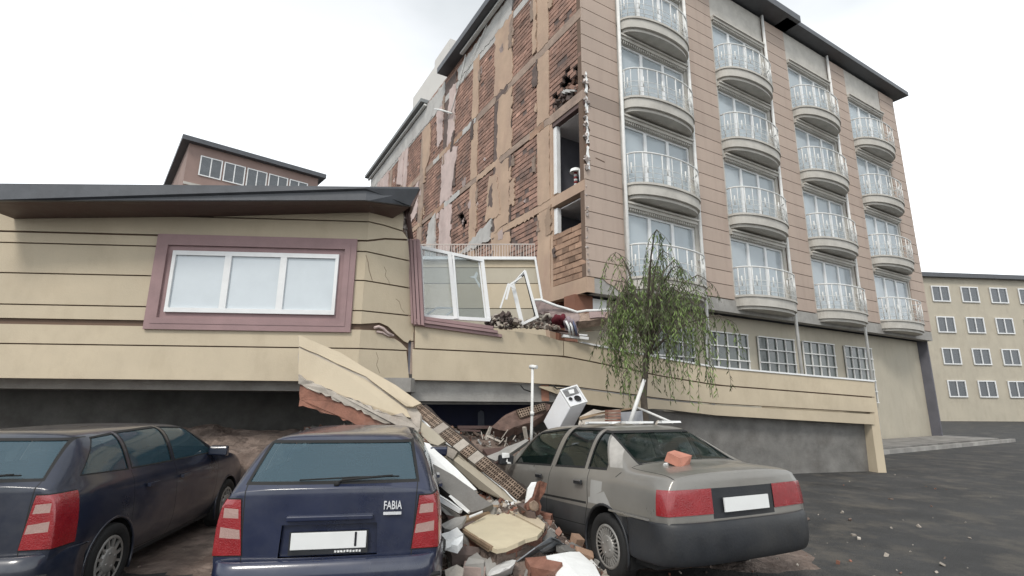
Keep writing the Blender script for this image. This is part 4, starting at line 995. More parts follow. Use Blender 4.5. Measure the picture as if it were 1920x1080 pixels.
# lumps, each its own object
def lump(c, s, m_, name, label, cat, group, flat=.6, elong=1.4):
    bm = bmesh.new(); bmesh.ops.create_icosphere(bm, subdivisions=2, radius=1)
    sd_ = Vector((rnd.uniform(0, 99), rnd.uniform(0, 99), 0)); ds = [Vector((rnd.uniform(-1, 1), rnd.uniform(-1, 1), rnd.uniform(-1, 1))).normalized() for _ in range(9)]; hs = [rnd.uniform(.45, .85) for _ in ds]
    for v in bm.verts:
        p = v.co.copy()
        for d, h in zip(ds, hs):
            k = p.dot(d)
            if k > h: p -= d*(k-h)
        v.co = p*(1+.12*noise.noise(p*3+sd_))
    Mx = rrot().to_4x4() @ Matrix.Diagonal((s*elong, s, s*flat, 1)); bm.transform(Mx)
    me = bpy.data.meshes.new(name); bm.to_mesh(me); bm.free(); me.materials.append(m_)
    at = me.attributes.new('tone', 'FLOAT', 'FACE'); t = rnd.uniform(.75, 1.15); at.data.foreach_set('value', [t*rnd.uniform(.9, 1.1) for _ in me.polygons])
    o = bpy.data.objects.new(name, me); col.objects.link(o); o.location = c
    return tag(o, label, cat, group)
n_l = 0
for q in range(150):
    if q < 80: y = rnd.uniform(4.3, 7.6); x = rnd.uniform(-.65, max(-.5, carside(y)-.02))
    else: y = rnd.uniform(7.8, 9.0); x = rnd.uniform(-2.6, 2.6)
    s_ = rnd.uniform(.03, .09); zone = 'between the cars' if q < 80 else 'before the dark gap'
    if q < 80 and ((x > .2 and y < 5.3) or (x < -.35 and y < 5.2)): continue
    kind = rnd.random()
    if q < 80 and kind > .5 and rnd.random() < .45: kind = .3
    if kind < .5: lump((x, y, heap_z(x, y)+s_*.2), s_, CONC if kind < .25 else PALEB, 'mortar_lump', ('small %s lump on the heap ' % ('grey concrete' if kind < .25 else 'pale plaster'))+zone, 'rubble lump', 'loose lumps on the rubble heap '+zone)
    else:
        b = MB(); r_ = rrot(); Lb = rnd.uniform(.09, .2); c = Vector((x, y, heap_z(x, y)+.04))
        b.box(c, (Lb, .10, .08), r_, tone=rnd.uniform(.6, 1.15), jit=.012)
        tag(b.build('brick_fragment', BRICKR if kind < .8 else BRICK2), ('broken piece of %s brick on the heap ' % ('reddish' if kind < .8 else 'pale brown'))+zone, 'brick', 'brick fragments on the rubble heap '+zone)
# shaped pieces
def piece(name, pts, th, m_, label, cat, parent=None, amp=.012, step=.14, side=None, keep=(), group=None, smat=None, nrm=None):
    """pts: (px, py, Y) or Vector outline of the visible face; th: thickness away from the viewer"""
    V = [P(*p) if not isinstance(p, Vector) else p for p in pts]
    n = Vector((0, 0, 0))
    for i in range(len(V)): n += (V[i]-V[0]).cross(V[(i+1) % len(V)]-V[0])
    n.normalize(); mid = sum(V, Vector())/len(V)
    if n.dot(mid-Vector((0, 0, CAMH))) < 0: n = -n
    if nrm: n = Vector(nrm).normalized()
    V = ragged(V, step, amp, keep) if amp else V
    b = MB(); b.prism(V, n*th, side=1 if smat else None, tone=rnd.uniform(.95, 1.05))
    o = b.build(name, [m_, smat] if smat else m_, parent)
    if label and parent is None: tag(o, label, cat, group)
    return o
def holes(parent, A, Bq, Cq, D, nseg, m_=BRICKR, rows=3, skip=()):
    """the cut end of hollow bricks: quad A-B (start) to D-C (end); ribs stand proud of a dark recess"""
    n = (D-A).cross(Bq-A).normalized()
    if n.dot((A+Cq)/2-Vector((0, 0, CAMH))) > 0: n = -n
    b = MB(); Lq = ((D-A).length); nh = 4
    def q(u, v): return (A.lerp(D, u)).lerp(Bq.lerp(Cq, u), v)
    for s_ in range(nseg):
        u0, u1 = s_/nseg+.003, (s_+1)/nseg-.003
        t = rnd.uniform(.6, 1.15)
        if s_ in skip:
            pts = [q(u0, 0), q(u1, 0), q(u1, 1), q(u0, 1)]; b.prism([p+n*.03 for p in pts], -n*.10, tone=t, mi=1); continue
        for i in range(nh+1):
            u = u0+(u1-u0)*i/nh; du = (u1-u0)*.05; a_, c_ = max(u0, u-du), min(u1, u+du)
            b.prism([q(a_, 0)+n*.03, q(c_, 0)+n*.03, q(c_, 1)+n*.03, q(a_, 1)+n*.03], -n*.10, tone=t*rnd.uniform(.9, 1.1))
        for r_ in range(rows+1):
            v = r_/rows; a_, c_ = max(0, v-.055), min(1, v+.055)
            b.prism([q(u0, a_)+n*.0295, q(u1, a_)+n*.0295, q(u1, c_)+n*.0295, q(u0, c_)+n*.0295], -n*.10, tone=t)
    return b.build('hollow_brick_edge', [m_, PALEB], parent)
TANB = mat('tan_hollow_brick', (.25, .185, .14), .95, .3, 5, .6, 40, dirt=(.36, .31, .26), dirt_amt=.6)
# leaning wall panel A1
A1 = empty('wall_panel', P(740, 790, 7.2), 'beige grooved wall panel leaning down over the blue hatchback roof', 'wall panel')
piece('upper_board', [(560, 628, 7.35), (640, 662, 7.3), (685, 690, 7.25), (742, 722, 7.15), (790, 756, 7.05), (774, 762, 7.02), (762, 762, 7.05), (685, 706, 7.2), (560, 648, 7.3)], .05, BEIGE, '', '', A1, amp=.006, keep=(0, 1, 2, 3))
piece('lower_board', [(560, 652, 7.29), (685, 711, 7.19), (720, 737, 7.15), (762, 768, 7.04), (770, 783, 7.0), (752, 779, 7.0), (740, 782, 7.02), (716, 778, 7.04), (685, 762, 7.05), (560, 706, 7.15)], .05, BEIGE, '', '', A1, amp=.006, keep=(0, 1, 2))
piece('plaster_core', [(560, 632, 7.38), (685, 695, 7.29), (775, 758, 7.1), (790, 775, 7.08), (786, 810, 7.0), (776, 806, 7.0), (740, 786, 7.06), (685, 762, 7.12), (560, 706, 7.2)], .16, PALEB, '', '', A1, amp=.01)
piece('brick_core', [(560, 712, 7.1), (685, 768, 7.0), (742, 792, 6.98), (783, 812, 6.92), (779, 836, 6.9), (762, 828, 6.9), (740, 815, 6.95), (700, 806, 6.97), (685, 800, 7), (560, 760, 7.1)], .22, BRICKR, '', '', A1, amp=.02, step=.08)
piece('crumbled_edge', [(560, 704, 7.08), (685, 760, 6.98), (722, 776, 6.95), (750, 776, 6.93), (786, 806, 6.88), (782, 814, 6.87), (740, 796, 6.92), (700, 784, 6.95), (685, 774, 6.97), (560, 720, 7.08)], .08, PALEB, '', '', A1, amp=.02, step=.06)
# A2 long strip with hollow bricks along its broken edge
A2 = empty('wall_panel', P(975, 940, 6.2), 'long broken wall strip sloping to the ground with hollow bricks along its upper edge', 'wall panel')
a_, b__, c2, d2 = P(788, 756, 7.6), P(763, 771, 7.52), P(970, 941, 6.12), P(989, 922, 6.2)
ed = Vector((-.03, .50, .02))
def q2(u, v): return a_.lerp(d2, u).lerp(b__.lerp(c2, u), v)
bb = MB(); sh_ = (a_-b__).cross(d2-a_).normalized()
if sh_.dot((a_+c2)/2-Vector((0, 0, CAMH))) < 0: sh_ = -sh_
sh_ = sh_*.07
top_ = [q2(u/14, 0)+sh_+Vector((rnd.uniform(-.012, .012),)*3) for u in range(15)]; bot_ = [q2(u/14, 1)+sh_ for u in range(15)]
outl = top_ + bot_[::-1]; bb.prism(outl, ed, mi=0); bb.build('masonry_core', [mat('hollow_shade', (.05, .038, .032), .95, .3, 5, .3)], A2)  # core coloured near-black to stand for the shade inside the brick holes
holes(A2, q2(0, .06), q2(0, .92), q2(1, .92), q2(1, .06), 15, TANB, 3, skip=(4, 7, 9))
fc = [(760, 772, 7.50), (775, 777, 7.42), (800, 795, 7.25), (831, 827, 7.02), (860, 846, 6.86), (893, 873, 6.65), (935, 908, 6.36), (969, 942, 6.1), (958, 941, 6.14), (920, 929, 6.42), (898, 916, 6.55), (871, 896, 6.75), (848, 877, 6.9), (825, 855, 7.05), (805, 832, 7.22), (784, 807, 7.36), (766, 788, 7.48)]
piece('plaster_face', fc, .04, BEIGE2, '', '', A2, amp=.008, step=.12)
b = MB(); ln = [P(x, y, Y-.02) for x, y, Y in fc[:8]]; ln2 = []
for p_, r_ in zip(ln, ln[1:]): ln2 += [p_.lerp(r_, k/3)+Vector((rnd.uniform(-.008, .008), 0, rnd.uniform(-.008, .008))) for k in range(3)]
b.tube(ln2+[ln[-1]], [.014+rnd.uniform(-.004, .008) for _ in range(len(ln2)+1)], 5); b.build('render_edge', WHITE, A2)
piece('crack_shard', [(831, 832, 6.98), (858, 847, 6.82), (848, 862, 6.84), (836, 853, 6.92)], .02, PALEB, '', '', A2, amp=.004)
piece('plaster_board', [(757, 773, 7.3), (776, 780, 7.2), (800, 797, 7.05), (832, 828, 6.84), (822, 836, 6.86), (808, 832, 6.92), (790, 815, 7.02), (768, 792, 7.2)], .05, BEIGE2, 'short grey-beige slab lying against the upper end of the long wall strip', 'slab')
# white board, grey beam, white strips
piece('white_board', [(766, 826, 6.75), (784, 826, 6.7), (804, 831, 6.65), (855, 878, 6.35), (894, 918, 6.1), (886, 920, 6.08), (835, 889, 6.3), (790, 858, 6.55)], .03, WHITE, 'long white insulation board wedged under the broken wall strip', 'board', amp=.004)
piece('concrete_beam', [(750, 835, 6.6), (802, 866, 6.4), (850, 892, 6.2), (923, 944, 5.85), (902, 955, 5.8), (880, 961, 5.8), (832, 917, 6.05), (786, 878, 6.35), (752, 850, 6.55)], .18, DCONC, 'dark grey concrete slab sloping down beside the blue hatchback', 'slab', amp=.01)
piece('metal_strip', [(841, 930, 5.93), (845, 928, 5.93), (863, 942, 5.85), (881, 958, 5.76), (877, 962, 5.75), (860, 949, 5.84)], .03, WHITE, 'short white strip along the lower edge of the grey slab', 'strip', amp=.003)
piece('window_profile', [(812, 925, 5.7), (820, 927, 5.7), (840, 940, 5.62), (863, 956, 5.55), (861, 963, 5.55), (838, 950, 5.62), (814, 935, 5.7)], .05, PVC, 'white broken window profile behind the red tail light', 'window profile', amp=.003)
piece('torn_foil', [(816, 936, 5.72), (838, 950, 5.65), (861, 964, 5.57), (857, 972, 5.57), (848, 966, 5.6), (836, 966, 5.62), (828, 953, 5.66)], .03, CONC, 'grey torn lump hanging under the white broken window profile', 'debris', amp=.012, step=.06)
piece('brown_slab', [(790, 882, 6.5), (835, 925, 6.2), (850, 945, 6.1), (878, 962, 6.0), (850, 985, 5.9), (825, 960, 6.1), (800, 915, 6.4)], .1, BROWN, 'dark brown broken sheet in the gap under the grey slab', 'sheet', amp=.02)
# panel B on the ground
PBz = .42
PB = empty('wall_panel', QZ(945, 1000, .2), 'beige grooved wall panel lying flat on rubble between the two cars', 'wall panel')
def flat(name, pts, th, m_, parent=None, label=None, cat=None, z=PBz, tilt=0, amp=.01, step=.12, smat=None, group=None, keep=()):
    V = [QZ(p[0], p[1], p[2] if len(p) > 2 else z) for p in pts]; V = ragged(V, step, amp, keep) if amp else V
    b = MB(); b.prism(V, Z*-th, side=1 if smat else None, tone=rnd.uniform(.95, 1.05)); o = b.build(name, [m_, smat] if smat else m_, parent)
    if label: tag(o, label, cat, group)
    return o
flat('main_board', [(870, 989), (906, 969), (928, 956), (942, 956), (980, 975), (1017, 994), (1008, 1004, .41), (985, 1010, .40), (972, 1019, .39), (948, 1026, .38), (931, 1030, .38), (918, 1024, .39)], .035, mat('clean_beige_board', (.60, .53, .38), .75, .08, 2, .15, dirt=(.42, .34, .24), dirt_amt=.4), PB, amp=.006, keep=(0, 1, 2, 3, 4))
flat('back_board', [(946, 954, .435), (960, 949, .44), (976, 948, .44), (990, 955, .44), (1004, 963, .44), (1012, 972, .43), (1023, 984, .43), (1019, 992, .43)], .035, BEIGE, PB, amp=.008, keep=(7,))
flat('masonry_core', [(866, 990, .385), (905, 967, .385), (940, 952, .40), (990, 953, .40), (1020, 980, .39), (1022, 994, .38), (1015, 1006, .37), (985, 1014, .36), (972, 1022, .35), (935, 1032, .34), (920, 1026, .35)], .2, MORTAR, PB, amp=.02, step=.08, smat=BRICKR)
b = MB(); b.bar(QZ(868, 994, .40), QZ(922, 1028, .38), .03, .03, tone=.9); b.bar(QZ(873, 1001, .37), QZ(918, 1032, .35), .02, .03, tone=.7); b.build('edge_batten', WOOD, PB)
for q in range(7):
    pass
# planks, blocks, stones round panel B
b = MB(); b.bar(QZ(836, 992, .36), QZ(946, 944, .47), .05, .14); tag(b.build('plank', WOOD), 'brown wooden plank lying behind the flat beige wall panel', 'plank')
piece('thin_batten', [QZ(880, 967, .5), QZ(905, 957, .5), QZ(905, 959.5, .5), QZ(880, 969.5, .5)], .01, WHITE, 'thin pale batten lying on the brown plank', 'batten', amp=0)
flat('foam_block', [(827, 1002), (858, 988), (867, 1001), (836, 1012)], .07, FOAM, None, 'white foam block beside the blue hatchback, the rear one of the pair', 'foam block', z=.46, amp=.006)
flat('foam_block', [(834, 1017, .42), (850, 1007, .45), (867, 1001, .45), (868, 1010, .43), (858, 1023, .40)], .06, FOAM, None, 'white foam block beside the blue hatchback, the front broken one', 'foam block', z=.33, amp=.008)
L_ = [((878, 1020, .27), .13, CONC, 'flat grey stone lump in front of the foam blocks'), ((905, 1008, .24), .12, MORTAR, 'brown mortar lump touching the left edge of the flat panel'),
      ((862, 1038, .22), .10, BRICKR, 'red brick lump low beside the blue hatchback bumper'), ((884, 1045, .2), .09, BROWN, 'dark brown lump under the flat grey stone'),
      ((905, 1055, .2), .12, CONC, 'grey angular stone at the bottom left of the rubble'), ((1008, 1052, .2), .10, SOIL, 'brown earthy lump under the crumpled grey sheet')]
for (a0, s_, m_, lb) in L_: lump(QZ(*a0), s_, m_, 'stone_lump', lb, 'rubble lump', None)
flat('concrete_slab', [(838, 1046, .2), (868, 1030, .25), (915, 1030, .25), (930, 1042, .22), (905, 1060, .18), (860, 1062, .18)], .08, DCONC, None, 'flat dark slab at the very bottom of the rubble near the hatchback', 'slab', amp=.015)
flat('pink_block', [(868, 1066, .22), (873, 1052, .25), (905, 1050, .25), (909, 1064, .22)], .12, mat('pinkish_stone', (.36, .28, .25), .95, .2, 4, .5), None, 'pinkish grey block at the bottom edge of the rubble', 'block', amp=.01)
flat('grey_wedge', [(872, 1060, .24), (880, 1046, .28), (893, 1036, .33), (908, 1050, .28), (905, 1058, .25)], .1, CONC, None, 'grey wedge of render leaning on the pinkish block', 'render wedge', amp=.01)
lump(QZ(945, 1066, .2), .16, WHITE, 'white_stone', 'large white lump of plaster at the bottom centre of the rubble', 'plaster lump', None, .45, 1.2)
lump(QZ(925, 1078, .15), .12, CONC, 'stone_lump', 'grey lump to the left of the large white plaster lump', 'rubble lump', None)
flat('white_slab', [(1026, 1045, .27), (1046, 1037, .28), (1090, 1036, .25), (1108, 1052, .22), (1122, 1074, .19), (1128, 1100, .17), (1050, 1110, .19), (1036, 1070, .23)], .09, WHITE, None, 'large flat white slab on the ground by the grey saloon wheel', 'slab', amp=.02, step=.1)
flat('white_slab', [(1112, 1072, .06), (1125, 1064, .06), (1150, 1084, .05), (1142, 1100, .05), (1120, 1095, .06)], .05, PALEB, None, 'small pale slab against the grey saloon rear tyre', 'slab', amp=.012)
for (x, y, z, r_, lb) in ((1010, 1064, .2, 20, 'red hollow brick left of the large white slab'), (1027, 1072, .2, -30, 'second red hollow brick at the bottom, touching the white slab'), (972, 1040, .22, 50, 'red brick under the front edge of the flat wall panel')):
    c = QZ(x, y, z); b = MB(); b.box(c, (.22, .15, .12), Matrix.Rotation(R(r_), 3, 'Z') @ Matrix.Rotation(R(12), 3, 'X'), jit=.012); tag(b.build('brick', BRICKR), lb, 'brick')
for (pts_, m_, th_, nm_, lb) in (
    ([(826, 985, .46), (850, 972, .5), (876, 968, .5), (866, 984, .46), (846, 994, .45)], CONC, .04, 'broken_sheet', 'flat grey broken sheet just behind the rear white foam block'),
    ([(905, 1012, .36), (932, 1034, .33), (972, 1024, .33), (1004, 1010, .34), (1002, 1024, .3), (965, 1040, .28), (925, 1046, .28), (900, 1026, .32)], SOIL, .12, 'earth_layer', 'brown crumbling layer along the front edge of the flat beige panel'),
    ([(838, 1024, .34), (866, 1022, .34), (900, 1030, .3), (896, 1040, .28), (850, 1044, .27)], MORTAR, .08, 'render_sheet', 'dark brown broken sheet in front of the white foam blocks'),
    ([(952, 1050, .24), (990, 1042, .26), (1010, 1052, .24), (1000, 1066, .2), (962, 1068, .2)], SOIL, .1, 'earth_slab', 'flat brown slab behind the large white plaster lump'),
    ([(1010, 1000, .36), (1030, 992, .38), (1046, 1004, .34), (1036, 1014, .32), (1016, 1010, .33)], DCONC, .05, 'broken_tile', 'small dark grey broken tile at the right corner of the flat panel'),
    ([(1040, 1022, .28), (1075, 1016, .26), (1090, 1026, .22), (1060, 1034, .24)], DCONC, .05, 'broken_tile', 'long dark grey broken tile by the saloon sill'),
    ([(836, 1066, .26), (858, 1056, .28), (872, 1068, .24), (862, 1090, .2), (838, 1090, .2)], PALEB, .06, 'render_sheet', 'pale broken sheet at the bottom left touching the blue hatchback bumper')):
    flat(nm_, pts_, th_, m_, None, lb, 'debris', amp=.014, step=.08)
# crumpled grey sheet
b = MB()
sh = [((968, 1052, .24), (1003, 1026, .36), (1032, 1006, .36), (1040, 1008, .37)), ((978, 1050, .20), (1010, 1032, .28), (1040, 1012, .32), (1050, 1013, .33)), ((985, 1047, .22), (1020, 1034, .24), (1044, 1020, .27), (1056, 1018, .28)), ((992, 1046, .15), (1030, 1036, .17), (1050, 1030, .2), (1075, 1026, .2))]
g_ = [[QZ(*p) for p in r_] for r_ in sh]
for i in range(3):
    for j in range(3): b.poly([g_[i][j], g_[i][j+1], g_[i+1][j+1], g_[i+1][j]], tone=[.8, 1.5, .6][i])
so2 = tag(b.build('crumpled_sheet', mat('zinc_sheet', (.30, .32, .34), .4, .15, 4, .1, metal=.5)), 'crumpled grey metal sheet poking out beside the flat wall panel', 'metal sheet'); so2.modifiers.new('t', 'SOLIDIFY').thickness = .01
# upright brown lump and white shard next to the saloon
piece('plaster_shard', [(984, 944, 5.75), (990, 915, 5.75), (997, 905, 5.8), (1006, 904, 5.8), (1003, 917, 5.78), (996, 935, 5.74)], .04, WHITE, 'upright white plaster shard against the grey saloon door', 'plaster shard', amp=.005)
piece('masonry_chunk', [(988, 946, 5.7), (998, 925, 5.75), (1006, 908, 5.8), (1014, 904, 5.82), (1023, 910, 5.82), (1022, 925, 5.8), (1014, 938, 5.78), (1013, 962, 5.7), (1002, 964, 5.65), (986, 955, 5.62)], .14, mat('rust_brick', (.14, .065, .045), .97, .5, 9, 1, 20, bdist=.03), 'rough reddish masonry chunk standing against the grey saloon door', 'masonry chunk', amp=.022, step=.05)
lump(P(1001, 948, 5.6), .05, TANB, 'stone_lump', 'tan lump at the foot of the long wall strip', 'rubble lump', None)
piece('brick_lintel', [(966, 944, 5.9), (985, 940, 5.85), (998, 946, 5.7), (1002, 958, 5.6), (984, 954, 5.65)], .1, MORTAR, 'brown block between the wall strip end and the flat wall panel', 'block', amp=.02, step=.07)
# heap behind: broken beam, bricks, slab in front of the void
piece('concrete_beam', [(912, 858, 7.3), (935, 846, 7.4), (985, 822, 7.8), (992, 826, 7.8), (960, 846, 7.5), (930, 866, 7.25)], .1, CONC, 'grey-brown beam lying on the heap between the wall strip and the saloon', 'beam', amp=.015)
piece('dark_board', [(905, 842, 7.6), (960, 838, 7.9), (940, 862, 7.3), (925, 872, 7.2)], .05, BROWN, 'dark board below the grey-brown beam on the heap', 'board', amp=.01)
b = MB()
for q in range(9): x = 905+q*7+rnd.uniform(-3, 3); y = 830+rnd.uniform(-8, 8); p_ = P(x, y, 8.0); b.tube([p_, p_+Vector((rnd.uniform(-.1, .1), rnd.uniform(-.1, .1), rnd.uniform(.02, .16)))], .008, 4)
tag(b.build('splintered_lath', PALEB), 'bundle of pale splintered laths sticking out of the heap', 'laths')
for q, (x, y, Y, w_, lb) in enumerate(((925, 823, 8.2, .12, 'pale splinter board standing in the heap beside the wall strip'), (916, 812, 8.5, .1, 'upright pale splinter board farther back in the heap'), (985, 812, 8.4, .1, 'pale splinter board under the white standpipe'))):
    p_ = P(x, y, Y); b = MB(); b.box(p_, (w_*.5, .03, w_*2), rrot(), jit=.01); tag(b.build('splinter_board', PALEB), lb, 'board')
b = MB(); b.bar(P(858, 801, 9), P(925, 801, 9.2), .05, .05); b.bar(P(862, 806, 8.9), P(900, 808, 9.0), .03, .05)
tag(b.build('broken_batten', BROWN), 'dark batten lying along the edge of the void under the slab', 'batten')
HB = empty('wall_panel', P(975, 798, 9), 'brown hollow-brick wall chunk lying left of the white boiler', 'wall panel')
piece('masonry_core', [(922, 802, 8.8), (940, 782, 8.9), (962, 772, 8.95), (1000, 762, 9.0), (1030, 756, 9.1), (1028, 768, 9.05), (1010, 785, 8.9), (985, 796, 8.8), (950, 806, 8.7)], .22, mat('dark_masonry', (.13, .085, .07), .97, .4, 6, .8), '', '', HB, amp=.025, step=.1)
holes(HB, P(968, 770, 8.9), P(975, 784, 8.85), P(1024, 768, 8.95), P(1020, 757, 9.0), 3, TANB, 3)
SHM = [(PALEB, 'pale'), (CONC, 'grey'), (BEIGE, 'beige'), (MORTAR, 'dark brown'), (WHITE, 'white')]
for q in range(64):
    if q < 36: y = rnd.uniform(4.4, 7.2); x = rnd.uniform(-.6, max(-.5, carside(y)-.08)); zn = 'between the cars'
    else: y = rnd.uniform(7.6, 9.1); x = rnd.uniform(-1.6, 1.6); zn = 'before the dark gap'
    m_, cn = rnd.choices(SHM, (4, 4, 2, 4, 1))[0]; k = rnd.uniform(.06, .15); Mr = Matrix.Rotation(rnd.uniform(0, 6.3), 3, 'Z') @ Matrix.Rotation(rnd.gauss(0, .45), 3, 'X') @ Matrix.Rotation(rnd.gauss(0, .4), 3, 'Y')
    c = Vector((x, y, heap_z(x, y)+.03)); na = rnd.choice((4, 5, 6)); pts = [c + Mr @ Vector((k*rnd.uniform(.6, 1.3)*cos(2*pi*i/na), k*rnd.uniform(.5, .9)*sin(2*pi*i/na), 0)) for i in range(na)]
    b = MB(); b.prism(pts, Mr @ Vector((0, 0, -rnd.uniform(.015, .045))), tone=rnd.uniform(.75, 1.1)); tag(b.build('flat_shard', m_), cn+' flat shard of render on the heap '+zn, 'shard', 'flat shards on the rubble heap '+zn)
for q, (x, y, lb) in enumerate(((-.2, 6.6, 'thin rusty bar bent over the heap beside the long wall strip'), (.1, 7.9, 'thin rusty bar rising from the heap below the boiler'), (-.35, 5.2, 'thin bent wire between the foam blocks and the flat panel'), (-.9, 8.6, 'thin rusty bar near the blue partition'))):
    c = Vector((x, y, heap_z(x, y))); pts = [c]
    d = Vector((rnd.uniform(-1, 1), rnd.uniform(-.5, .5), .9)).normalized()
    for i in range(7): d = (d+Vector((rnd.uniform(-.4, .4), rnd.uniform(-.4, .4), -.28))).normalized(); pts.append(pts[-1]+d*.08)
    b = MB(); b.tube(pts, .006, 5); tag(b.build('bent_bar', BROWN), lb, 'metal bar')
# boiler
BO = empty('boiler', P(1040, 797, 8.5), 'white wall-hung boiler lying tilted on the heap behind the saloon', 'boiler')
tA, tB, tC, tD = P(1049, 733, 8.75), P(1081, 723, 8.95), P(1101, 755, 8.75), P(1069, 765, 8.5)
ax = (P(1017, 778, 8.75)-tA); nr = (tB-tA).cross(tD-tA).normalized()
nr = nr if nr.dot(ax) > 0 else -nr; ax = (nr*.5+ax.normalized()*.5).normalized()*.62
b = MB(); b.prism([tA, tB, tC, tD], ax); b.build('casing', mat('appliance_white', (.72, .73, .75), .4, .04, 3, 0, dirt=(.55, .53, .5), dirt_amt=.3), BO, bevel=.018)
def tq(u, v, o=0): return tA.lerp(tB, u).lerp(tD.lerp(tC, u), v) - nr*o
b = MB()
for (u0, u1, v0, v1) in ((0, 1, 0, .07), (0, 1, .93, 1), (0, .07, .07, .93), (.93, 1, .07, .93)): b.prism([tq(u0, v0, .03), tq(u1, v0, .03), tq(u1, v1, .03), tq(u0, v1, .03)], nr*.03)
b.build('rim', PVC, BO)
b = MB(); b.prism([tq(.1, .1, .006), tq(.9, .1, .006), tq(.9, .42, .006), tq(.1, .42, .006)], nr*.006); b.build('recess_plate', mat('grey_plate', (.18, .18, .18), .5, .2, 5, .1), BO)
b = MB(); b.prism([tq(.4, .14, .02), tq(.72, .16, .02), tq(.62, .38, .02), tq(.38, .34, .02)], nr*.014); b.build('bracket', PVC, BO)
for (u, v, r_) in ((.62, .68, .052), (.26, .60, .024)):
    c = tq(u, v, .0); M4 = Matrix.Translation(c) @ (-nr).to_track_quat('X', 'Z').to_matrix().to_4x4()
    b = MB(); b.lathe([(.02, r_+.012), (.03, r_+.006), (.03, r_), (.012, r_-.004), (.008, 0)], 20, M4, mi=0); b.build('flue_hole', RUBBER, BO)
# poles
b = MB(); b.tube([P(998.5, 689, 8.0), P(997.5, 775, 8.0), P(996.5, 810, 8.0), P(996, 830, 8.0)], .022, 10); b.tube([P(998, 772, 7.99), P(997.6, 778, 7.99)], .032, 10); b.tube([P(993.5, 687.5, 8.02), P(1007, 688.5, 7.95)], .03, 10); b.tube([P(999, 684, 8), P(998.5, 692, 8)], .026, 8)
tag(b.build('standpipe', STEEL), 'upright white pipe with a tee fitting on top, standing in the heap', 'pipe')
b = MB(); b.tube([P(1208, 712, 8.2), P(1193, 757, 8.1), P(1180, 798, 8.0)], .028, 10, taper=1.3); tag(b.build('pole', STEEL), 'leaning white pole behind the saloon roof under the willow', 'pole')
b = MB(); b.tube([P(1194, 764, 8.6), P(1216, 773, 8.4), P(1262, 793, 8.2)], .02, 8); tag(b.build('pole', STEEL), 'thin pale pole lying sideways across the willow trunk', 'pole')
# debris behind and on the saloon roof
piece('plaster_sheet', [(1088, 778, 8.4), (1110, 766, 8.5), (1160, 768, 8.6), (1166, 782, 8.4), (1165, 800, 8.3), (1095, 800, 8.2)], .15, PALEB, 'pale broken panel behind the saloon roof', 'panel', amp=.03)
piece('wood_edge', [(1086, 782, 8.3), (1130, 772, 8.35), (1185, 764, 8.5), (1185, 767, 8.5), (1130, 776, 8.34), (1088, 787, 8.3)], .04, WOOD, 'pale wooden edge strip above the broken panel', 'strip', amp=.004)
for q in range(4):
    b = MB(); b.bar(P(1137, 771+q*6.2, 8.15), P(1161, 771+q*6.0, 8.2), .035, .12, tone=rnd.uniform(.7, 1.1)); tag(b.build('brick', BRICKR), 'red brick behind the saloon roof, %s of the little stack' % ('topmost', 'second from the top', 'third from the top', 'lowest')[q], 'brick', 'stacked red bricks behind the saloon roof')
piece('grey_box', [(1163, 772, 8.3), (1204, 770, 8.4), (1206, 800, 8.3), (1164, 800, 8.2)], .3, mat('grey_blue_block', (.27, .275, .29), .9, .15, 3, .3), 'grey block behind the saloon roof beside the willow trunk', 'block', amp=.008)
def cl(x, y, z): return GO + GM @ Vector((x, y, z))
for (x, y, lx, lb) in ((-.42, -.72, .34, 'front'), (-.28, -.78, .12, ''), (.02, -.82, .4, ''), (.45, -.86, .26, '')):
    b = MB(); b.box(cl(x, y, 1.425), (lx, .09, .02), GM @ Matrix.Rotation(R(rnd.uniform(-8, 8)), 3, 'Z'), jit=.006, tone=1.0)
    tag(b.build('plaster_strip', WHITE), {-.42: 'leftmost thin white plaster strip on the saloon roof', -.28: 'shortest white plaster strip on the saloon roof', .02: 'longest white plaster strip on the saloon roof', .45: 'rightmost white plaster strip on the saloon roof'}[x], 'plaster strip', 'white strips on the saloon roof')
for (x, y) in ((-.5, -.4), (-.1, -.6), (.2, -.3), (.4, -.7), (-.3, -.1), (.55, -.2)):
    lump(cl(x, y, 1.42), .03, PALEB, 'plaster_crumb', 'small plaster crumb on the saloon roof', 'plaster crumb', 'plaster crumbs on the saloon roof')
b = MB(); c = cl(-.27, -1.76, 1.075)
b.box(c, (.21, .15, .10), GM @ Matrix.Rotation(R(25), 3, 'Z') @ Matrix.Rotation(R(14), 3, 'X'), jit=.018); tag(b.build('brick', mat('salmon_brick', (.48, .21, .15), .9, .2, 6, .4)), 'salmon brick lying on the saloon boot against the rear window', 'brick')
lump(cl(-.40, -1.74, 1.02), .03, WHITE, 'plaster_crumb', 'white plaster crumb beside the salmon brick on the boot', 'plaster crumb', None)
# ------------------------------------------------------------------ junk in the broken opening
def mound(px0, px1, ytop, ybot, Y, m_, label, n=40, name='debris_pile', s=.07):
    b = MB()
    for q in range(n):
        x = rnd.uniform(px0, px1); u = (x-px0)/(px1-px0); hh = (ybot-ytop)*sin(pi*max(.12, min(.88, u)))
        y = ybot - rnd.uniform(0, hh); k = rnd.uniform(.3, 1)*s; b.box(P(x, y, Y+rnd.uniform(-.1, .25)), (k*1.6, k, k*.8), rrot(), tone=rnd.uniform(.5, 1.2), jit=k*.2, mi=rnd.choice((0, 0, 1)))
    return tag(b.build(name, [m_, PALEB]), label, 'debris', kind='stuff')
mound(915, 975, 588, 608, 9.25, MORTAR, 'dark pile of broken brick on the sill beside the window frame', 90)
mound(935, 1050, 603, 616, 9.45, SOIL, 'brown grit along the top of the lower wall', 130, s=.05)
mound(985, 1040, 590, 612, 9.9, MORTAR, 'dark rubble under the fallen roof slab', 80)
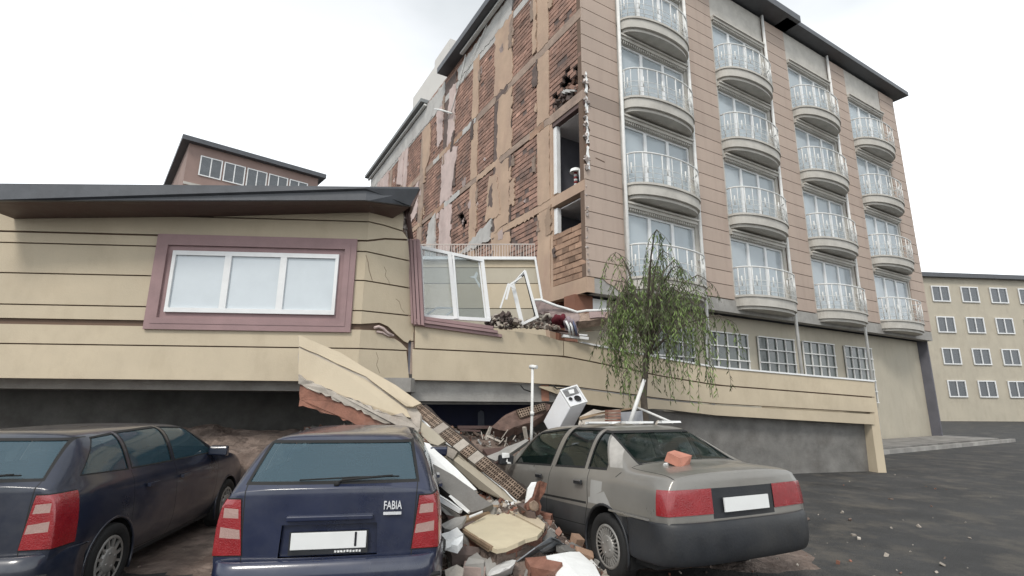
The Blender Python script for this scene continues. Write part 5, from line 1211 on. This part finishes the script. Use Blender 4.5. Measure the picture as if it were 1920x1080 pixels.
piece('light_scrap', [(918, 594, 9.2), (928, 588, 9.2), (950, 589, 9.2), (946, 593, 9.2), (930, 593, 9.2), (920, 598, 9.2)], .03, PALEB, 'pale curled scrap on top of the dark sill pile', 'scrap', amp=.005)
RS_ = empty('roof_slab', P(1045, 600, 10.3), 'sagging mauve-grey roof slab with a white broken edge under the apartment block corner', 'roof slab')
piece('slab_body', [(1002, 563, 10.4), (1014, 564, 10.4), (1044, 573, 10.3), (1082, 586, 10.2), (1088, 600, 10.1), (1076, 606, 10.1), (1050, 598, 10.2), (1024, 592, 10.3), (1008, 586, 10.4)], .25, mat('mauve_render', (.27, .21, .20), .9, .25, 5, .5, dirt=(.42, .36, .33), dirt_amt=.6), '', '', RS_, amp=.02, step=.1)
b = MB(); pl = [(1002, 562), (1014, 563), (1028, 568), (1044, 573), (1062, 579), (1082, 586), (1100, 583), (1120, 582), (1146, 580)]
b.tube([P(x, y+rnd.uniform(-1, 1), 10.2) for x, y in pl], .028, 6); b.build('white_edge', WHITE, RS_)
piece('end_block', [(1084, 588, 10.2), (1144, 583, 10.2), (1140, 598, 10.15), (1110, 599, 10.1), (1086, 603, 10.1)], .25, mat('torn_masonry', (.33, .25, .20), .95, .4, 9, .8), '', '', RS_, amp=.02, step=.08)
piece('inner_void', [(1105, 585, 10.14), (1136, 585, 10.14), (1134, 594, 10.1), (1106, 596, 10.1)], .03, mat('mauve_stone', (.33, .25, .24), .9), '', '', RS_, amp=.01)
LOWW = empty('wall_remnant', P(1110, 650, 10.4), 'pale green-grey low wall remnant with a jagged top behind the ledge', 'wall')
piece('upper_board', [(1084, 604, 10.5), (1096, 608, 10.5), (1108, 602, 10.5), (1120, 608, 10.5), (1134, 601, 10.5), (1150, 604, 10.5), (1152, 618, 10.5), (1085, 621, 10.5)], .1, BEIGE2, '', '', LOWW, amp=.012, step=.08)
piece('lower_board', [(1082, 622, 10.45), (1152, 619, 10.45), (1152, 660, 10.45), (1086, 650, 10.45)], .1, BEIGE2, '', '', LOWW, amp=0)
b = MB(); b.bar(P(1055, 630, 9.75), P(1102, 635, 9.85), .05, .12); b.bar(P(1053, 625, 9.8), P(1100, 629, 9.9), .025, .1); tag(b.build('sill_profile', PVC), 'white broken sill profile lying on the ledge beside the red cloth', 'sill')
# red cloth bundle
def cloth(pts, Y, m_, name, label, cat, amp=.05, dz=.25, parent=None):
    n = 14; b = MB(); A_, B2, C2, D2 = [P(x, y, Y) for x, y in pts]
    for j in range(n+1):
        for i in range(n+1):
            u, v = i/n, j/n; p = A_.lerp(B2, u).lerp(D2.lerp(C2, u), v); k = noise.noise(Vector((u*3.2, v*1.6, Y)))
            b.v.append(p + Vector((.03*k, -.22*sin(pi*u)*sin(pi*min(1, v+.3)) + amp*sin(u*19+k*4)*.6 + amp*k, amp*.7*noise.noise(Vector((u*4, v*4, 9))))))
    for j in range(n):
        for i in range(n): a = j*(n+1)+i; b.face((a, a+1, a+n+2, a+n+1), 1, 0, True)
    o = b.build(name, m_, parent); o.modifiers.new('t', 'SOLIDIFY').thickness = .02
    if label: tag(o, label, cat)
    return o
cloth([(1031, 599), (1058, 590), (1064, 614), (1038, 616)], 9.9, mat('red_cloth', (.12, .014, .024), .9, .25, 6, .3), 'red_cloth', 'crumpled dark red cloth bulging over the top of the lower wall', 'cloth')
cloth([(1057, 596), (1076, 602), (1086, 629), (1060, 622)], 9.85, mat('grey_mauve_cloth', (.30, .25, .27), .9, .3, 8, .3), 'grey_cloth', 'grey and white folded cloth hanging next to the red cloth', 'cloth')
for i, (x, mt_) in enumerate(((1066, WHITE), (1072, WHITE), (1078, mat('blue_grey', (.12, .14, .22), .9)))):
    b = MB(); b.tube([P(x-5, 602, 9.66), P(x, 612, 9.62), P(x+3, 628, 9.7)], .022, 6); tag(b.build('fabric_strap', mt_), ['left white strap hanging over the grey cloth', 'second white strap hanging over the grey cloth', 'dark blue strap at the right edge of the grey cloth'][i], 'strap')
lump(P(1027, 592, 9.8), .09, BROWN, 'dark_bag', 'small dark bag left of the red cloth', 'bag', None)
b = MB(); b.tube([P(1017, 600, 9.8), P(1024, 590, 9.75), P(1029, 589, 9.75), P(1032, 596, 9.75)], .03, 7); tag(b.build('cloth_roll', PALEB), 'pale rolled rag on top of the small dark bag', 'rag')
piece('broken_cornice', [(1028, 612, 9.75), (1050, 617, 9.7), (1085, 626, 9.7), (1086, 631, 9.7), (1050, 624, 9.7), (1030, 618, 9.75)], .08, BROWN, 'dark splintered edge under the red cloth', 'edge piece', amp=.012)
# ------------------------------------------------------------------ willow
LEAF = mat('willow_leaf', (.105, .15, .045), .6, .35, 3, 0, spec=.4)
LEAF.node_tree.nodes['Principled BSDF'].inputs['Subsurface Weight'].default_value = 0
WI = empty('willow_tree', (P(1210, 760, 8.9).x, 8.9, 0), 'weeping willow with thin hanging leafy strands in front of the apartment block', 'tree')
tb = WI.location.copy(); rw = random.Random(21)
trunk = [tb+Vector((0, 0, -.05)), tb+Vector((.01, 0, .9)), tb+Vector((-.02, .02, 1.7)), tb+Vector((.05, .03, 2.3)), tb+Vector((.12, .02, 2.8))]
limbs = MB(); limbs.tube(trunk, [.075, .065, .058, .05, .04], 10)
tips = []
for q in range(26):
    a = rw.uniform(-1.9, 1.9) if q < 20 else rw.uniform(0, 6.28); s0 = trunk[3].lerp(trunk[4], rw.random()); R_ = rw.uniform(.35, 1.5); hh = rw.uniform(.5, 1.9)
    pts = [s0 + Vector((cos(a)*R_*t, sin(a)*R_*t*.8, hh*(1-(1-t)**2)*1.0)) + Vector((rw.uniform(-.06, .06),)*3)*(t > 0) for t in (0, .3, .6, .85, 1)]
    pts.append(pts[-1]+Vector((cos(a)*.2, sin(a)*.2, -.12)))
    if cos(a) < 0: pts = [Vector((s0.x+(p.x-s0.x)*.4, p.y, p.z)) for p in pts]
    limbs.tube(pts, [.028, .02, .014, .010, .007, .004], 6); tips += [pts[2].lerp(pts[3], .5), pts[3], pts[4], pts[5], pts[4].lerp(pts[5], .5)]
limbs.build('trunk', BARK, WI)
cr = MB(); tw = MB()
def strand(p, ln, dens=1, dx=0):
    n = max(4, int(ln/.11)); pts = [p]; d = Vector((rw.uniform(-.4, .4)+dx, rw.uniform(-.4, .4), .25))
    for i in range(n):
        d = (d*.72 + Vector((rw.uniform(-.10, .10), rw.uniform(-.10, .10), -.36))).normalized(); pts.append(pts[-1]+d*(ln/n))
    tw.tube(pts, .0035, 3, cap=False)
    tone = rw.choice((.45, .7, 1, 1.3, 1.6))
    for i in range(1, len(pts)):
        for k in range(int(4*dens)):
            if rw.random() < .2: continue
            c = pts[i-1].lerp(pts[i], rw.random()); dd = (Vector((rw.uniform(-.7, .7), rw.uniform(-.7, .7), -.9))).normalized(); L0 = rw.uniform(.06, .13); wd = dd.cross(Vector((rw.uniform(-1, 1), rw.uniform(-1, 1), rw.uniform(-1, 1)))).normalized()*.0095
            cr.poly([c, c+dd*L0*.45+wd, c+dd*L0, c+dd*L0*.45-wd], tone*rw.uniform(.7, 1.35))
for t_ in tips:
    for q in range(2):
        strand(t_, rw.uniform(.4, 1.7), .8)
# long strands on the left that hang in front of the beige band
for (px, py, ln) in ((1128, 640, .75), (1134, 655, .9), (1121, 646, .5), (1142, 640, .9), (1150, 648, .8), (1156, 630, 1.0), (1163, 640, 1.1), (1172, 640, 1.2), (1182, 650, 1.2), (1140, 622, .7), (1150, 600, 1.2), (1160, 590, 1.4), (1168, 600, 1.4), (1176, 590, 1.5), (1190, 640, 1.3), (1200, 640, 1.2)):
    p0_ = P(px+rw.uniform(2, 9), py-14, 8.5); top_ = P(1180+rw.uniform(-20, 20), 545+rw.uniform(-40, 30), 8.8)
    tw.tube([top_, top_.lerp(p0_, .5)+Vector((-.05, 0, .12)), p0_], .005, 3, cap=False)
    for u in range(5): strand(top_.lerp(p0_, .2+.2*u)+Vector((0, 0, .05)), rw.uniform(.3, .7))
    strand(p0_, ln)
for q in range(34):
    px = 1160+rw.uniform(0, 85); py = rw.uniform(540, 640); strand(P(px, py, rw.uniform(8.4, 9.3)), rw.uniform(.5, 1.1), .9)
tw.build('twigs', BARK, WI); cr.build('crown', LEAF, WI)
# ------------------------------------------------------------------ buildings beyond, far left
FL = empty('rear_building', P(470, 400, 34), 'reddish brown rendered block standing far behind the left wing', 'building'); FL.location.z = 0
RB_ = mat('brown_render', (.28, .20, .175), .9, .15, .4, .2, dirt=(.2, .14, .12), dirt_amt=.5, dirt_scale=(.3, .3, .1))
c0 = P(350, 300, 34); c0.z = 0; c1 = P(600, 300, 40); c1.z = 0; hB = P(350, 268, 34).z; e = (c1-c0).normalized(); nb = Vector((-e.y, e.x, 0))
b = MB(); b.frame(c0, e*(c1-c0).length, nb*11, Z*hB); b.build('wall', RB_, FL)
b = MB(); b.frame(c0-e*.5-nb*.5+Z*hB, e*((c1-c0).length+1), nb*12, Z*.35); b.build('roof', DGREY, FL)
Ln = (c1-c0).length
for k in range(4):
    for i in range(5):
        b = MB(); b.frame(c0+e*(.9+i*(Ln-1.5)/5)-nb*.04+Z*(hB-2.2-k*3), e*1.3, nb*.05, Z*1.4); wo = b.build('window', mat('far_pane', (.08, .09, .10), .25, .2, 2, 0, spec=.8), FL)
        b = MB(); q0 = c0+e*(.82+i*(Ln-1.5)/5)-nb*.07+Z*(hB-2.28-k*3)
        for (u, v, w_, h__) in ((0, 0, 1.46, .08), (0, 1.48, 1.46, .08), (0, .08, .08, 1.4), (1.38, .08, .08, 1.4), (.69, .08, .07, 1.4)): b.frame(q0+e*u+Z*v, e*w_, nb*.05, Z*h__)
        b.build('frame', PVC, wo)
    b = MB(); b.frame(c0-nb*.06+Z*(hB-3.2-k*3), e*Ln, nb*.07, Z*.2); b.build('string_course', STONE, FL)
FR = empty('rear_building', (P(1850, 600, 48).x, 48, 0), 'low grey-beige block in the distance beyond the right end of the apartment block', 'building')
c0 = P(1745, 700, 46); c0.z = 0; b = MB(); b.frame(c0, (30, 3, 0), (-2, 12, 0), Z*P(1800, 520, 46).z); b.build('wall', BEIGE2, FR)
hB = P(1800, 520, 46).z
b = MB(); b.frame(c0+Vector((-.5, -.5, hB)), (31, 3, 0), (-2, 13, 0), Z*.4); b.build('roof', DGREY, FR)
for k in range(4):
    for i in range(6):
        b = MB(); b.frame(c0+Vector((1.5+i*3, (1.5+i*3)*.1-.05, hB-2.2-k*2.9)), (1.6, .16, 0), (0, .08, 0), Z*1.3); wo = b.build('window', mat('far_pane', (.08, .09, .10)), FR); q0 = c0+Vector((1.5+i*3, (1.5+i*3)*.1-.12, hB-2.2-k*2.9)); b = MB()
        for (u, v, w_, h__) in ((-.1, -.1, 1.8, .1), (-.1, 1.3, 1.8, .1), (-.1, 0, .1, 1.3), (1.6, 0, .1, 1.3), (.76, 0, .09, 1.3)): b.frame(q0+Vector((u, u*.1, v)), (w_, w_*.1, 0), (0, .08, 0), Z*h__)
        b.build('frame', PVC, wo)
# pavement with a kerb along the front of the apartment block, and dirt on the road
b = MB(); n = 44
for q in range(n):
    a0, a1 = -.5+q*.5, -.5+(q+1)*.5
    p = Wf(a0+.004, 0, 2.0); b.frame(p, dR*.492, nF*.15, Z*.13, tone=rnd.uniform(.8, 1.1))
tag(b.build('kerb', CONC), kind='structure')
b = MB()
for q in range(44):
    for r_ in range(5): b.frame(Wf(-.5+q*.5+.003, 0, r_*.4+.003-.4), dR*.494, nF*.394, Z*(.118+rnd.uniform(0, .004)), tone=rnd.uniform(.7, 1.1))
tag(b.build('pavement', mat('paving_slab', (.24, .23, .215), .9, .2, 4, .4, dirt=(.14, .13, .12), dirt_amt=.6)), kind='structure')
b = MB()
for q in range(1500):
    y = rnd.uniform(3.4, 13); x = rnd.uniform(1.2, 9) if q % 3 else rnd.uniform(-6, 1); d_ = max(0, x-2.4)*.3
    if rnd.random() < min(.9, d_): continue
    k = rnd.choice((.008, .012, .02, .035)); b.box((x, y, k*.3), (k*1.4, k, k*.6), rrot(), tone=rnd.uniform(.6, 1.3), mi=rnd.choice((0, 0, 1, 2)))
tag(b.build('road_grit', [PALEB, SOIL, BRICKR]), 'grit and small chips scattered over the asphalt', 'rubble', kind='stuff')
